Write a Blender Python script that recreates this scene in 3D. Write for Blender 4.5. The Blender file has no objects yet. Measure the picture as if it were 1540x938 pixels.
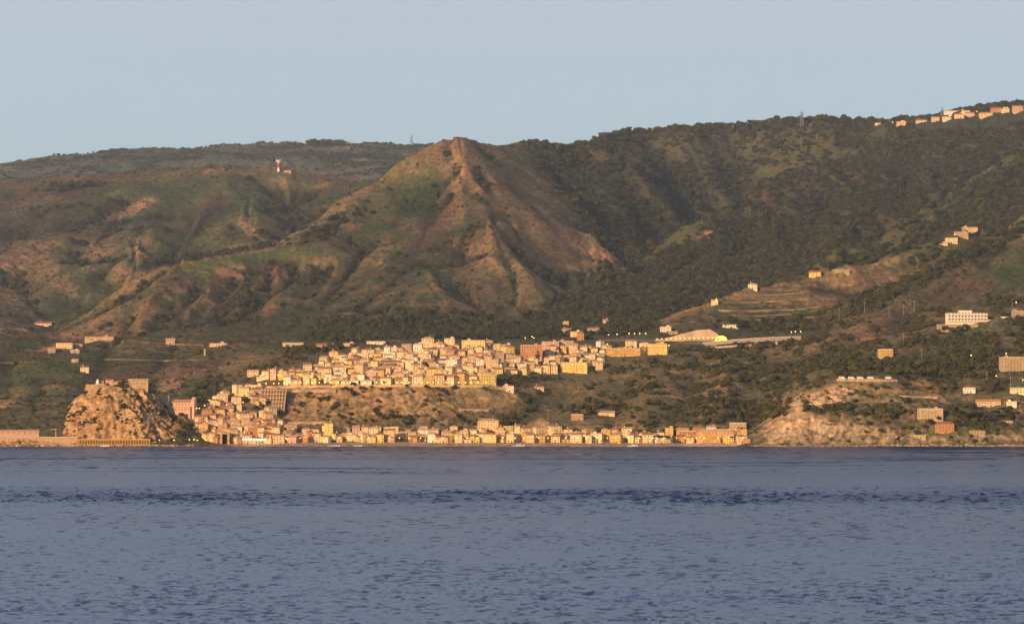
import bpy, math, random
import numpy as np
random.seed(7); rng = np.random.default_rng(7)
R = math.radians
S = bpy.context.scene
C = S.collection

# ------------------------------------------------------------------ camera model (photo 1540 x 938)
F, CX, CY, HZ, CAMH = 6419.0, 770.0, 469.0, 645.0, 20.0
PITCH = math.atan((HZ - CY) / F)
def ray(px, py):
    v = (CY - np.asarray(py, float)) / F
    yd = math.cos(PITCH) - v * math.sin(PITCH)
    zd = math.sin(PITCH) + v * math.cos(PITCH)
    return (np.asarray(px, float) - CX) / F / yd, zd / yd       # x per metre of depth, z per metre of depth
def P3(px, py, Y):
    u, s = ray(px, py)
    return float(u * Y), float(Y), float(CAMH + s * Y)

# ------------------------------------------------------------------ noise
def _hash(ix, iy, seed):
    h = (ix.astype(np.int64) * 374761393 + iy.astype(np.int64) * 668265263 + seed * 1442695041) & 0xffffffff
    h = ((h ^ (h >> 13)) * 1274126177) & 0xffffffff
    return ((h ^ (h >> 16)) & 0xffffff) / float(0xffffff)
def perlin(x, y, seed=0):
    ix, iy = np.floor(x), np.floor(y); fx, fy = x - ix, y - iy
    ux, uy = fx * fx * fx * (fx * (fx * 6 - 15) + 10), fy * fy * fy * (fy * (fy * 6 - 15) + 10)
    def g(ox, oy):
        a = _hash(ix + ox, iy + oy, seed) * 2 * math.pi
        return np.cos(a) * (fx - ox) + np.sin(a) * (fy - oy)
    a, b, c, d = g(0, 0), g(1, 0), g(0, 1), g(1, 1)
    return 1.5 * ((a * (1 - ux) + b * ux) * (1 - uy) + (c * (1 - ux) + d * ux) * uy)
def fbm(x, y, o=4, seed=0, gain=.5):
    r, a, f = 0, 1, 1
    for k in range(o):
        r = r + a * perlin(x * f, y * f, seed + k * 17); a *= gain; f *= 2.03
    return r
def ridged(x, y, o=4, seed=0):
    r, a, f = 0, 1, 1
    for k in range(o):
        r = r + a * (1 - np.abs(perlin(x * f, y * f, seed + k * 13)) * 1.6); a *= .5; f *= 2.1
    return r / 2
def sstep(a, b, x):
    t = np.clip((x - a) / (b - a), 0, 1); return t * t * (3 - 2 * t)

# ------------------------------------------------------------------ terrain control lines: (px, py, depth)
L = []
def line(pts, sub=3):
    for a, b in zip(pts[:-1], pts[1:]):
        for k in range(sub):
            t = k / sub
            L.append(P3(*(a[i] + (b[i] - a[i]) * t for i in range(3))))
    L.append(P3(*pts[-1]))
def behind(pts, dy, dz, sub=2):
    for a, b in zip(pts[:-1], pts[1:]):
        for k in range(sub):
            t = k / sub
            p = P3(*(a[i] + (b[i] - a[i]) * t for i in range(3)))
            L.append((p[0] * (p[1] + dy) / p[1], p[1] + dy, p[2] - dz))
def zpts(Y, z, xs):
    for px in xs: L.append((P3(px, 600, Y)[0], Y, z))

# far ridge
far = [(-260,288,8600),(-60,267,8600),(0,254,8600),(60,241,8600),(100,236,8600),(150,233,8600),(168,227,8600),(215,225,8600),(262,229,8600),
       (315,225,8600),(335,220,8600),(395,219,8600),(430,216,8600),(520,218,8600),(600,218,8600),(650,219,8600),(760,226,8600),(900,240,8600),(1100,240,8700),(1300,230,8700),(1500,215,8700),(1800,215,8700)]
line(far); behind(far, 700, 90); behind(far, 1300, 160)
line([(-200,290,8000),(0,268,8000),(150,258,8050),(300,243,8050),(420,240,8000),(500,243,8000),(560,262,7800)])
line([(545,225,8400),(515,240,8300),(560,240,8300)],1)
# left mountain crest
lc = [(-260,290,7100),(-60,276,7050),(0,271,7000),(60,268,7000),(130,262,7000),(205,259,7000),(255,256,6980),(320,252,6950),(400,252,6950),(425,257,6950),(470,263,6950),(520,268,6950),(570,275,6930),(610,285,6900)]
line(lc); behind(lc, 320, 60)
line([(330,256,6940),(335,290,6800),(350,320,6680),(385,352,6540),(400,368,6460)])          # small spur
line([(440,268,6930),(430,300,6800),(440,335,6650),(425,356,6500)])                          # gully right of it
line([(300,270,6900),(270,310,6760),(260,350,6620),(250,395,6420)])
line([(215,262,6980),(210,300,6800),(185,330,6700),(140,355,6600),(60,380,6500),(0,395,6450),(-150,400,6450)])
line([(100,270,6980),(60,310,6800),(0,340,6700),(-100,345,6700)])
line([(225,345,6600),(215,375,6480),(210,410,6320)])
line([(120,385,6480),(110,420,6330),(100,455,6180)])
line([(20,405,6420),(60,450,6220),(95,490,6010)])                                            # valley to the left of the spur
line([(-200,440,6300),(-60,450,6250),(0,470,6150),(40,500,5950)])
# central mountain: left spur (a silhouette in front of the valley)
sp = [(650,214,6420),(610,240,6400),(575,262,6370),(530,295,6310),(480,330,6240),(430,358,6180),(375,380,6120),(310,394,6060),(250,404,6000),(215,428,5940),(165,475,5850),(115,520,5760)]
line(sp); behind(sp[1:-2], 170, 95)
# summit and skyline to the saddle
sm = [(650,214,6420),(668,209,6410),(685,207,6400),(715,212,6420),(745,219,6460),(770,215,6600),(800,214,6620),(840,219,6660),(878,221,6720)]
line(sm); behind(sm, 260, 70)
# ridges and gullies of the central mountain
line([(685,207,6400),(676,235,6330),(685,262,6270),(702,290,6222),(705,330,6154),(700,370,6078),(698,405,6006),(705,440,5926),(722,475,5820),(740,493,5755)])
line([(672,285,6290),(650,335,6150),(612,387,6018),(560,430,5928),(500,470,5838),(430,492,5792)])   # purple gully
line([(610,290,6320),(580,340,6180),(540,390,6050),(480,430,5950),(420,470,5870)])
line([(510,330,6230),(470,380,6090),(400,430,5960),(330,470,5860)])
line([(640,400,5960),(610,430,5880),(590,470,5800)])
line([(660,430,5900),(640,470,5810),(630,495,5750)])
line([(270,420,5940),(255,450,5860),(230,490,5790)])
line([(715,225,6400),(735,262,6308),(765,310,6190),(790,350,6108),(815,390,6035),(835,425,5975)])      # gully on the right face
line([(745,220,6450),(800,268,6370),(850,316,6260),(885,352,6180),(910,380,6120),(885,420,6040),(840,447,5950),(790,474,5840)])
line([(730,330,6100),(750,380,6010),(780,430,5910),(790,465,5840)])
line([(925,392,6200),(895,428,6080),(850,452,5990),(800,480,5870),(750,500,5730)])                       # stream valley
# right hills
rs = [(878,221,6720),(888,212,6860),(912,205,6950),(960,200,7000),(1000,198,7000),(1060,197,7000),(1110,195,7000),(1160,191,7000),(1206,189,7000),(1260,188,7000),(1305,186,7000),(1345,187,6980),(1385,181,6950),(1430,173,6930),(1480,166,6920),(1540,157,6900),(1650,150,6900),(1800,150,6900)]
line(rs); behind(rs, 400, 50)
line([(800,216,6620),(850,270,6480),(900,325,6360),(945,375,6240),(985,398,6180)])
line([(840,222,6660),(880,290,6480),(930,350,6330),(960,385,6250)])
line([(960,215,6920),(990,260,6760),(1010,305,6600),(990,350,6440),(975,385,6300)])                        # hollow
hs = [(1290,232,6720),(1230,247,6640),(1170,265,6560),(1100,305,6430),(1040,345,6320),(985,385,6220),(950,415,6130)]
line(hs); behind(hs[1:-1], 220, 95)
line([(1230,247,6640),(1200,310,6440),(1170,370,6240),(1130,420,6020)])
line([(1100,320,6380),(1080,370,6220),(1050,410,6080),(1000,450,5930),(920,485,5780)])
line([(1330,195,6940),(1345,250,6700),(1365,300,6500),(1370,330,6350)])                                     # right valley
line([(1460,180,6900),(1440,230,6700),(1400,290,6500),(1372,330,6340)])
line([(1290,250,6650),(1290,310,6420),(1280,360,6210),(1230,402,5960)])
rr = [(1800,130,6700),(1640,170,6600),(1540,213,6500),(1490,248,6400),(1440,288,6300),(1400,322,6200),(1345,348,6100),(1290,375,6000),(1230,404,5880)]
line(rr); behind(rr[2:-1], 140, 65)
line([(1540,260,6300),(1490,300,6180),(1440,340,6040)])
# terraced spur
ts = [(1475,342,5900),(1440,357,5880),(1400,372,5850),(1350,388,5830),(1290,402,5800),(1230,416,5760),(1180,426,5730),(1130,436,5700),(1075,458,5660)]
line(ts); behind(ts[1:], 130, 30)
line([(1070,470,5630),(1055,490,5580),(1010,502,5560)])
line([(1240,440,5680),(1240,465,5610),(1230,490,5540)])
line([(1150,455,5640),(1150,475,5600),(1140,495,5560)])
line([(980,505,5560),(900,508,5560),(860,512,5540),(790,508,5600),(740,505,5640)])
# near right hill
nr = [(1800,270,5900),(1650,300,5800),(1540,330,5700),(1490,350,5680),(1430,382,5650),(1360,415,5620),(1290,448,5580),(1245,482,5520)]
line(nr); behind(nr[2:-1], 130, 60)
line([(1540,400,5560),(1470,430,5500),(1400,450,5480),(1330,480,5440),(1260,510,5400)])
line([(1800,400,5600),(1650,440,5500),(1540,470,5370),(1460,490,5330),(1405,500,5320)])
line([(1640,500,5300),(1540,520,5240),(1480,530,5220),(1400,530,5230),(1330,540,5220),(1270,550,5200)])
line([(1640,560,5150),(1540,565,5130),(1470,575,5110),(1400,580,5100)])
line([(1640,600,5060),(1540,605,5050),(1480,600,5060),(1430,612,5040),(1385,615,5030)])
line([(1640,648,4990),(1540,648,4990),(1480,645,4990),(1430,650,4985),(1380,645,4990),(1330,650,4985),(1290,655,4985),(1240,660,4985)])
# headland
line([(1365,572,5090),(1320,572,5085),(1265,572,5085),(1240,585,5066),(1207,609,5022),(1178,632,5000),(1152,652,4988)])
line([(1330,605,5040),(1270,606,5030),(1230,610,5016)])
line([(1160,668,4974),(1200,668,4972),(1250,668,4972),(1300,668,4974)])
line([(1235,640,4992),(1200,650,4985)])
line([(1345,585,5060),(1290,588,5055),(1240,596,5052)])
line([(1290,556,5150),(1230,560,5180),(1190,585,5150),(1150,625,5090)])
# green front hill
line([(1225,505,5480),(1160,517,5450),(1090,527,5420),(1010,540,5390),(920,556,5350),(860,575,5300),(815,600,5240),(780,625,5170),(755,645,5110)])
line([(1180,550,5330),(1100,570,5290),(1000,590,5250),(910,605,5210),(850,620,5180)])
line([(1130,600,5190),(1050,615,5160),(950,625,5140),(880,632,5130)])
line([(1125,645,5080),(1060,645,5080),(980,645,5085),(900,647,5090)])
line([(815,636,5110),(817,634,5112)],1); line([(795,651,5090),(842,650,5090)],1)
# upper town shelf and its cliff
line([(735,583,5185),(690,582,5180),(640,582,5175),(590,582,5172),(540,582,5170),(490,583,5165),(440,586,5160),(400,590,5150),(370,594,5140)])
line([(735,570,5235),(640,566,5240),(540,566,5240),(440,572,5215),(390,580,5190)])
line([(740,550,5320),(640,548,5320),(540,550,5310),(470,556,5290),(420,566,5250)])
line([(800,530,5410),(735,530,5410),(640,530,5410),(560,541,5370),(500,550,5330)])
line([(900,524,5460),(850,520,5480),(740,519,5480),(640,519,5480),(600,528,5450)])
line([(910,545,5390),(850,556,5350),(800,562,5320),(745,566,5280)])
line([(1000,522,5480),(950,530,5450)])
line([(780,590,5200),(745,592,5190),(700,600,5170),(690,615,5150)])
line([(800,580,5250),(760,580,5240)])
line([(680,640,5110),(660,610,5140),(640,596,5155),(600,600,5148),(540,602,5145),(480,605,5140),(430,612,5130)])
line([(660,640,5105),(600,640,5105),(540,636,5110),(480,640,5100),(430,640,5095),(400,640,5085)])
line([(740,640,5100),(700,648,5085)])
# behind the upper town
line([(600,512,5560),(540,520,5520),(480,530,5450),(430,545,5390),(390,562,5320),(350,580,5270),(320,598,5220)])
line([(740,508,5620),(660,505,5650),(560,505,5650),(480,512,5600),(400,520,5560),(330,535,5480),(290,555,5400)])
# castle-foot quarter
line([(375,598,5120),(340,606,5105),(300,615,5068),(268,619,5034),(240,622,5050)])
line([(300,606,5130),(260,609,5110),(200,612,5120)])
line([(400,625,5080),(350,632,5070),(310,640,5055),(285,648,5018)])
line([(440,655,5050),(380,656,5045),(330,658,5040),(290,661,5010)])
# left coastal slope
line([(230,505,5720),(150,512,5720),(80,515,5720),(0,515,5740),(-150,515,5740)])
line([(300,530,5560),(220,540,5560),(120,540,5570),(0,545,5570),(-150,545,5570)])
line([(280,570,5390),(200,575,5400),(100,580,5400),(0,590,5390),(-150,590,5390)])
line([(250,610,5180),(180,615,5230),(80,620,5230),(0,630,5210),(-150,630,5210)])
line([(100,645,5110),(50,648,5110),(0,650,5110),(-150,650,5110)])
# shore
zpts(5030, 3.0, range(-200, 100, 40)); zpts(5000, 3.0, range(-200, 100, 40)); zpts(4972, 2.0, range(-200,100,40))
zpts(5040, 4.0, range(110, 280, 30)); zpts(4980, 2.5, range(110,280,30))
zpts(5040, 5.0, range(290, 1130, 30)); zpts(5006, 1.4, range(290, 1130, 30)); zpts(5070, 8.5, range(460, 1120, 30))
zpts(4985, -2.0, range(290, 1130, 30))
zpts(4968, 1.5, range(1150, 1800, 30)); zpts(4950, -3, range(1150, 1800, 30)); zpts(4945, -4, range(-200, 290, 30))
zpts(4880, -14, range(-260, 1860, 60)); zpts(4800, -25, range(-260, 1860, 60))

CP = np.array(L)
# thin duplicates
keep = []
seen = set()
for i, (x, y, z) in enumerate(CP):
    k = (round(x / 9), round(y / 9))
    if k in seen: continue
    seen.add(k); keep.append(i)
CP = CP[keep]
cxy = CP[:, :2] / 1000.0
D = np.sqrt(((cxy[:, None] - cxy[None]) ** 2).sum(-1))
n = len(CP)
A = np.zeros((n + 3, n + 3)); A[:n, :n] = D - np.eye(n) * .004
A[:n, n] = 1; A[:n, n + 1:] = cxy; A[n, :n] = 1; A[n + 1:, :n] = cxy.T
rhs = np.zeros(n + 3); rhs[:n] = CP[:, 2]
W = np.linalg.solve(A, rhs)
def base_height(x, y):
    q = np.stack([x.ravel(), y.ravel()], 1) / 1000.0
    out = np.empty(len(q))
    for i in range(0, len(q), 20000):
        b = q[i:i + 20000]
        d = np.sqrt((b[:, None, 0] - cxy[None, :, 0]) ** 2 + (b[:, None, 1] - cxy[None, :, 1]) ** 2)
        out[i:i + 20000] = d @ W[:n] + W[n] + b @ W[n + 1:]
    return out.reshape(x.shape)

# ------------------------------------------------------------------ fan grid
NU = 1180
UMAX = .142
us = np.linspace(-UMAX, UMAX, NU)
ys = np.concatenate([np.arange(4890, 5300, 1.7), np.arange(5300, 6000, 2.6), np.arange(6000, 7100, 5), np.arange(7100, 9300, 13)])
NY = len(ys)
cu = np.linspace(-UMAX, UMAX, 320); cyi = np.unique(np.concatenate([np.arange(4890, 6000, 7), np.arange(6000, 7100, 12), np.arange(7100, 9330, 30)])).astype(float)
UU, YY = np.meshgrid(cu, cyi)
HB = base_height(UU * YY, YY)
# bilinear upsample
fu = (us - cu[0]) / (cu[1] - cu[0]); iu = np.clip(fu.astype(int), 0, len(cu) - 2); tu = fu - iu
iy = np.clip(np.searchsorted(cyi, ys, side='right') - 1, 0, len(cyi) - 2); ty = (ys - cyi[iy]) / (cyi[iy + 1] - cyi[iy])
H = HB[iy][:, iu] * (1 - tu) + HB[iy][:, iu + 1] * tu
H2 = HB[iy + 1][:, iu] * (1 - tu) + HB[iy + 1][:, iu + 1] * tu
H = H * (1 - ty[:, None]) + H2 * ty[:, None]
U, Y = np.meshgrid(us, ys); X = U * Y
PXc = CX + U * F            # photo column of a grid column (used only to lay out zones along the coast)

def grad(Hm):
    dHy = np.gradient(Hm, ys, axis=0)          # along constant u
    dHu = np.gradient(Hm, us, axis=1)
    gx = dHu / Y
    gy = dHy - U * gx
    return gx, gy
def boxblur(a, k):
    for ax in (0, 1):
        p = [(0, 0), (0, 0)]; p[ax] = (k + 1, k)
        c = np.cumsum(np.pad(a, p, mode='edge'), axis=ax)
        n_ = a.shape[ax]
        hi = np.take(c, np.arange(2 * k + 1, 2 * k + 1 + n_), axis=ax); lo = np.take(c, np.arange(0, n_), axis=ax)
        a = (hi - lo) / (2 * k + 1)
    return a
Hs = boxblur(H, 7)
town = sstep(5560, 5440, Y) * sstep(300, 360, PXc) * sstep(1080, 930, PXc) * sstep(4980, 5010, Y)
cliffzone = town * sstep(5176, 5164, Y) * sstep(5075, 5100, Y) * sstep(380, 430, PXc) * sstep(790, 740, PXc)
def hit(px, py):
    """first terrain point along the photo ray"""
    u, s = ray(px, py); u = float(u); s = float(s)
    f = (u + UMAX) / (2 * UMAX) * (NU - 1); i = int(np.clip(math.floor(f), 0, NU - 2)); t = f - i
    col = H[:, i] * (1 - t) + H[:, i + 1] * t
    above = col - (CAMH + s * ys)
    k = np.argmax(above >= 0)
    if above[k] < 0 or k == 0:
        j = int(np.argmax(above)); return u * ys[j], ys[j], col[j]
    a, b = above[k - 1], above[k]; w = a / (a - b)
    yy = ys[k - 1] + (ys[k] - ys[k - 1]) * w
    return u * yy, yy, col[k - 1] * (1 - w) + col[k] * w
def carve(pts, depth, width):
    q = []
    for a, b in zip(pts[:-1], pts[1:]):
        k = max(2, int(math.hypot(b[0] - a[0], b[1] - a[1]) / 7))
        q += [hit(a[0] + (b[0] - a[0]) * t / k, a[1] + (b[1] - a[1]) * t / k)[:2] for t in range(k)]
    q.append(hit(*pts[-1])[:2]); q = np.array(q)
    q[1:-1] = (q[:-2] + 2 * q[1:-1] + q[2:]) / 4
    i0, i1 = np.searchsorted(ys, q[:, 1].min() - 2.5 * width), np.searchsorted(ys, q[:, 1].max() + 2.5 * width)
    ul, uh = (q[:, 0] / q[:, 1]).min() - 2.5 * width / 5000, (q[:, 0] / q[:, 1]).max() + 2.5 * width / 5000
    j0, j1 = np.searchsorted(us, ul), np.searchsorted(us, uh)
    if i1 - i0 < 2 or j1 - j0 < 2: return
    x, y = X[i0:i1, j0:j1], Y[i0:i1, j0:j1]; d = np.full(x.shape, 1e9); tt = np.zeros(x.shape)
    n_ = len(q) - 1
    for i in range(n_):
        ax, ay = q[i]; bx, by = q[i + 1]; l2 = (bx - ax) ** 2 + (by - ay) ** 2 + 1e-6
        t = np.clip(((x - ax) * (bx - ax) + (y - ay) * (by - ay)) / l2, 0, 1)
        dd = np.hypot(x - ax - t * (bx - ax), y - ay - t * (by - ay)); m = dd < d
        d = np.where(m, dd, d); tt = np.where(m, (i + t) / n_, tt)
    w = 1 + .35 * perlin(x / 60, y / 60, 88)
    H[i0:i1, j0:j1] -= depth * np.exp(-np.abs(d / (width * w)) ** 1.3) * np.clip(tt * 5, 0, 1) ** .7 * np.clip((1 - tt) * 6 + .25, 0, 1)
for pts, dp, wd in [
    ([(440,275),(428,305),(440,335),(425,358)],26,42), ([(395,270),(380,300),(372,330),(385,352)],-10,30), ([(345,285),(310,315),(290,345),(262,392)],20,42), ([(190,290),(160,335),(140,365),(120,395)],18,40), ([(250,290),(225,320),(195,345)],-9,30),
    ([(20,395),(60,450),(95,495)],26,46), ([(165,385),(165,430),(140,470)],17,34), ([(205,350),(200,400),(185,440)],-10,28), ([(80,300),(50,330),(20,360)],16,40), ([(120,410),(105,440),(95,470)],12,30),
    ([(672,290),(650,335),(612,387),(560,430),(500,470)],26,38), ([(645,400),(608,430),(575,470)],18,28), ([(560,350),(530,400),(470,450)],16,32), ([(470,390),(420,430),(360,480)],20,32), ([(385,398),(340,440),(290,490)],20,28), ([(305,408),(270,450),(230,495)],17,26), ([(430,400),(385,445),(330,490)],-8,22),
    ([(718,232),(745,285),(775,335),(800,385),(825,425)],20,28), ([(703,415),(722,455),(745,490)],15,22), ([(728,395),(760,430),(790,465)],14,22), ([(662,430),(655,475)],12,22), ([(760,255),(800,310),(840,360),(870,400)],10,20),
    ([(815,225),(870,290),(920,345),(950,385)],24,40), ([(1000,230),(1005,290),(985,350),(975,385)],30,48), ([(930,215),(945,260),(965,310),(970,360)],20,38), ([(1150,285),(1120,340),(1090,390)],20,38), ([(1240,280),(1220,330),(1190,390)],22,40), ([(1365,230),(1368,280),(1370,325)],30,44), ([(1450,220),(1415,270),(1385,315)],24,40), ([(1290,215),(1305,260),(1330,300)],20,38), ([(1060,215),(1070,260),(1050,300)],18,40), ([(1130,210),(1150,240)],14,36), ([(1200,262),(1185,310),(1150,370)],-10,34), ([(1060,345),(1030,385),(990,430)],16,34), ([(1500,262),(1450,305),(1400,345)],14,34), ([(1540,240),(1500,285)],14,30),
    ([(190,470),(160,530),(120,600)],16,26), ([(270,500),(240,545),(200,590)],14,24), ([(60,560),(50,610)],10,20), ([(340,530),(305,575)],10,22), ([(20,530),(10,600)],10,22),
    ([(1450,400),(1400,440),(1340,500)],14,24), ([(1520,352),(1470,400)],12,24), ([(1150,530),(1130,580),(1120,630)],13,20), ([(1050,545),(1030,590),(1010,635)],13,20), ([(950,565),(930,605),(915,640)],12,20), ([(1100,535),(1080,585),(1065,635)],-7,18), ([(1000,550),(975,600),(955,640)],-7,18), ([(1200,520),(1180,570),(1160,610)],12,20), ([(860,580),(840,610)],9,18)]:
    carve(pts, dp * (.45 if 640 < pts[0][0] < 765 else .66), wd)
# erosion: stripes that run down the slope
def gullies(Hm, Lc, amp, seed):
    gx, gy = grad(boxblur(Hm, 5))
    sl = np.sqrt(gx * gx + gy * gy) + 1e-6
    tx, tyv = -gy / sl, gx / sl
    qx, qy = X / Lc, Y / Lc
    ix, iyy = np.floor(qx), np.floor(qy)
    num = np.zeros_like(X); den = np.zeros_like(X)
    for ox in (-1, 0, 1):
        for oy in (-1, 0, 1):
            jx = ix + ox + _hash(ix + ox, iyy + oy, seed); jy = iyy + oy + _hash(ix + ox, iyy + oy, seed + 5)
            dx, dy = qx - jx, qy - jy
            w = np.exp(-2.2 * (dx * dx + dy * dy))
            ph = (dx * tx + dy * tyv) * 2 * math.pi * 1.15 + 6.28 * _hash(ix + ox, iyy + oy, seed + 9)
            num += w * np.cos(ph); den += w
    e = num / (den + 1e-6)
    return amp * Lc * e * np.clip(sl * 1.6, 0, 1)
mount = sstep(5600, 5800, Y)
emask = (0.25 + .75 * mount) * (1 - town * .85) * sstep(4975, 5060, Y)
H = H + emask * (1 + .7 * sstep(840, 960, PXc)) * gullies(H, 200, .06, 3)
H = H + emask * gullies(H, 90, .026, 11)
H = H + emask * gullies(H, 38, .018, 23)
bump = sstep(4975, 5040, Y) * (1 - town * .8)
H = H + bump * (2.2 * fbm(X / 45, Y / 45, 4, 31) )
# rocky break-up on steep coast
gx, gy = grad(boxblur(H, 2)); SL = np.sqrt(gx * gx + gy * gy)
head = sstep(1120, 1160, PXc) * sstep(5130, 5060, Y) * sstep(4955, 4970, Y)
mx_, my_, _ = P3(816, 645, 5098)
H = H + 13 * np.clip(1 - np.sqrt((X - mx_) ** 2 + ((Y - my_) * .8) ** 2) / 27, 0, 1)
rocky = np.clip(np.maximum(cliffzone * .9, head * sstep(.35, .7, SL)), 0, 1)
H = H + rocky * (6.5 * ridged(X / 26, Y / 34 + H / 22, 5, 77) - 4.2 + 1.2 * fbm(X / 5, Y / 6, 3, 78))
# terraces on the spur and near fields
PYc = HZ - (H - CAMH) / Y * F
terr = sstep(1060, 1110, PXc) * sstep(1420, 1340, PXc) * sstep(5540, 5580, Y) * sstep(5800, 5760, Y)
stp = 7.0
q = (H + 5 * fbm(X / 70, Y / 70, 3, 5)) / stp; fq = q - np.floor(q)
H = H + terr * .5 * ((np.floor(q) + sstep(.62, 1., fq)) - q) * stp
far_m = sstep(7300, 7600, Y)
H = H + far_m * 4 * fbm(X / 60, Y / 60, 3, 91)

gx, gy = grad(H); SL = np.sqrt(gx * gx + gy * gy)
ang = (H - CAMH) / Y
cm = np.maximum.accumulate(np.vstack([np.full((1, NU), -1.0), ang[:-1]]), axis=0)
VIS = (ang + 10 / Y) > cm
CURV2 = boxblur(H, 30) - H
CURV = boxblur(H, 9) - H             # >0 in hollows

def ground(x, y):
    f = (x / y + UMAX) / (2 * UMAX) * (NU - 1); i = int(np.clip(math.floor(f), 0, NU - 2)); t = min(max(f - i, 0), 1)
    k = int(np.clip(np.searchsorted(ys, y) - 1, 0, NY - 2)); w = (y - ys[k]) / (ys[k + 1] - ys[k])
    return float((H[k, i] * (1 - t) + H[k, i + 1] * t) * (1 - w) + (H[k + 1, i] * (1 - t) + H[k + 1, i + 1] * t) * w)

# ------------------------------------------------------------------ ground cover: weights of each kind of cover
KIND = dict(grass=(.072, .098, .04), scrub=(.108, .09, .056), purple=(.108, .072, .055), forest=(.042, .052, .029),
            rock=(.46, .265, .14), pale=(.53, .365, .21), terrace=(.19, .143, .068), olive=(.095, .098, .045), haze=(.09, .115, .092), beach=(.46, .34, .24))  # haze is no cover: distance tint painted into the far ridge
names = list(KIND)
WT = {k: np.zeros_like(H) for k in names}
nz = fbm(X / 120, (Y + H * 1.5) / 120, 4, 201); nz2 = fbm(X / 35, (Y + H) / 35, 4, 301); nz3 = fbm(X / 11, (Y + H) / 14, 3, 401); nz4 = fbm(X / 4.5, (Y + H) / 6, 2, 501)
WT['scrub'] += .55 + .4 * nz
WT['grass'] += .38 - .5 * nz
WT['purple'] += sstep(-.1, .5, nz2) * .35
WT['forest'] += np.clip(CURV * .35, 0, 1.2) * .9
WT['rock'] += sstep(.35, .8, SL * .6 + nz2 * .5 - CURV * .1) * .25
# right side woods
wood = np.clip(sstep(760, 830, PXc + (Y - 6300) * -.05) * sstep(5640, 5740, Y), 0, 1)
edge = sstep(0, 1, 0)
def stroke(px, py, rx, ry, ang_, kind, w=1.0, at=None):
    x0, y0, z0 = at if at else hit(px, py)
    m = y0 / F
    a = R(ang_); ca, sa = math.cos(a), math.sin(a)
    i0 = np.searchsorted(ys, y0 - 260); i1 = np.searchsorted(ys, y0 + 260)
    dx = (X[i0:i1] - x0) / m + nz2[i0:i1] * min(rx, ry) * .35; dz = (H[i0:i1] - z0) / m + nz3[i0:i1] * min(rx, ry) * .3
    p = (dx * ca + dz * sa) / rx; q_ = (-dx * sa + dz * ca) / ry
    g = np.exp(-(p * p + q_ * q_) ** 1.5 * .8) * w
    f = 1 - np.clip(g, 0, 1)
    for k in names: WT[k][i0:i1] *= f
    if kind in ('rock', 'pale'):
        br = np.clip(.8 + 1.2 * nz3[i0:i1] + .9 * nz4[i0:i1], .14, 1.25)
        WT[kind][i0:i1] += g * br; WT['scrub'][i0:i1] += g * (1 - br) * .7
    else: WT[kind][i0:i1] += g
def polyzone(pts, kind, w=1.0, ymin=0, ymax=99999, soft=12):
    """soft zone between photo columns along a chain of ellipses"""
    for p in pts: stroke(*p, kind, w)
# woods of the right hills: everything right of the stream valley and above the terraced spur
xr = np.interp(Y, [5640, 5740, 5870, 6000, 6120, 6250, 6400, 6700, 7200], [620, 760, 815, 870, 930, 880, 820, 790, 790])
wood = sstep(-25, 25, PXc - xr + nz2 * 25) * sstep(5660, 5720, Y)
wood *= 1 - sstep(1060, 1110, PXc) * sstep(5830, 5790, Y)
for k in names: WT[k] *= (1 - wood * .93)
WT['forest'] += wood * (.8 + .35 * nz2); WT['olive'] += wood * np.clip(.22 - CURV * .14 + nz * .35, 0, .55)  # lighter olive on convex ground puts crest highlights into the colour
# lower belt of woods under the central mountain
belt = sstep(5840, 5760, Y + nz2 * 45) * sstep(5560, 5620, Y) * sstep(440, 520, PXc) * sstep(1010, 950, PXc)
for k in names: WT[k] *= (1 - belt * .8)
WT['forest'] += belt
# green front hill and right hillside: mixed scrub and trees
fh = sstep(5500, 5450, Y) * sstep(5060, 5090, Y) * sstep(790, 850, PXc + (5300 - Y) * -.1)
for k in names: WT[k] *= (1 - fh * .8)
WT['forest'] += fh * sstep(-.35, .2, nz2 + .3 * nz3) * 1.0; WT['scrub'] += fh * sstep(.25, -.35, nz2) * .9; WT['olive'] += fh * .35
WT['rock'] += fh * sstep(.35, .7, nz3 + nz * .4) * .35
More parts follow.
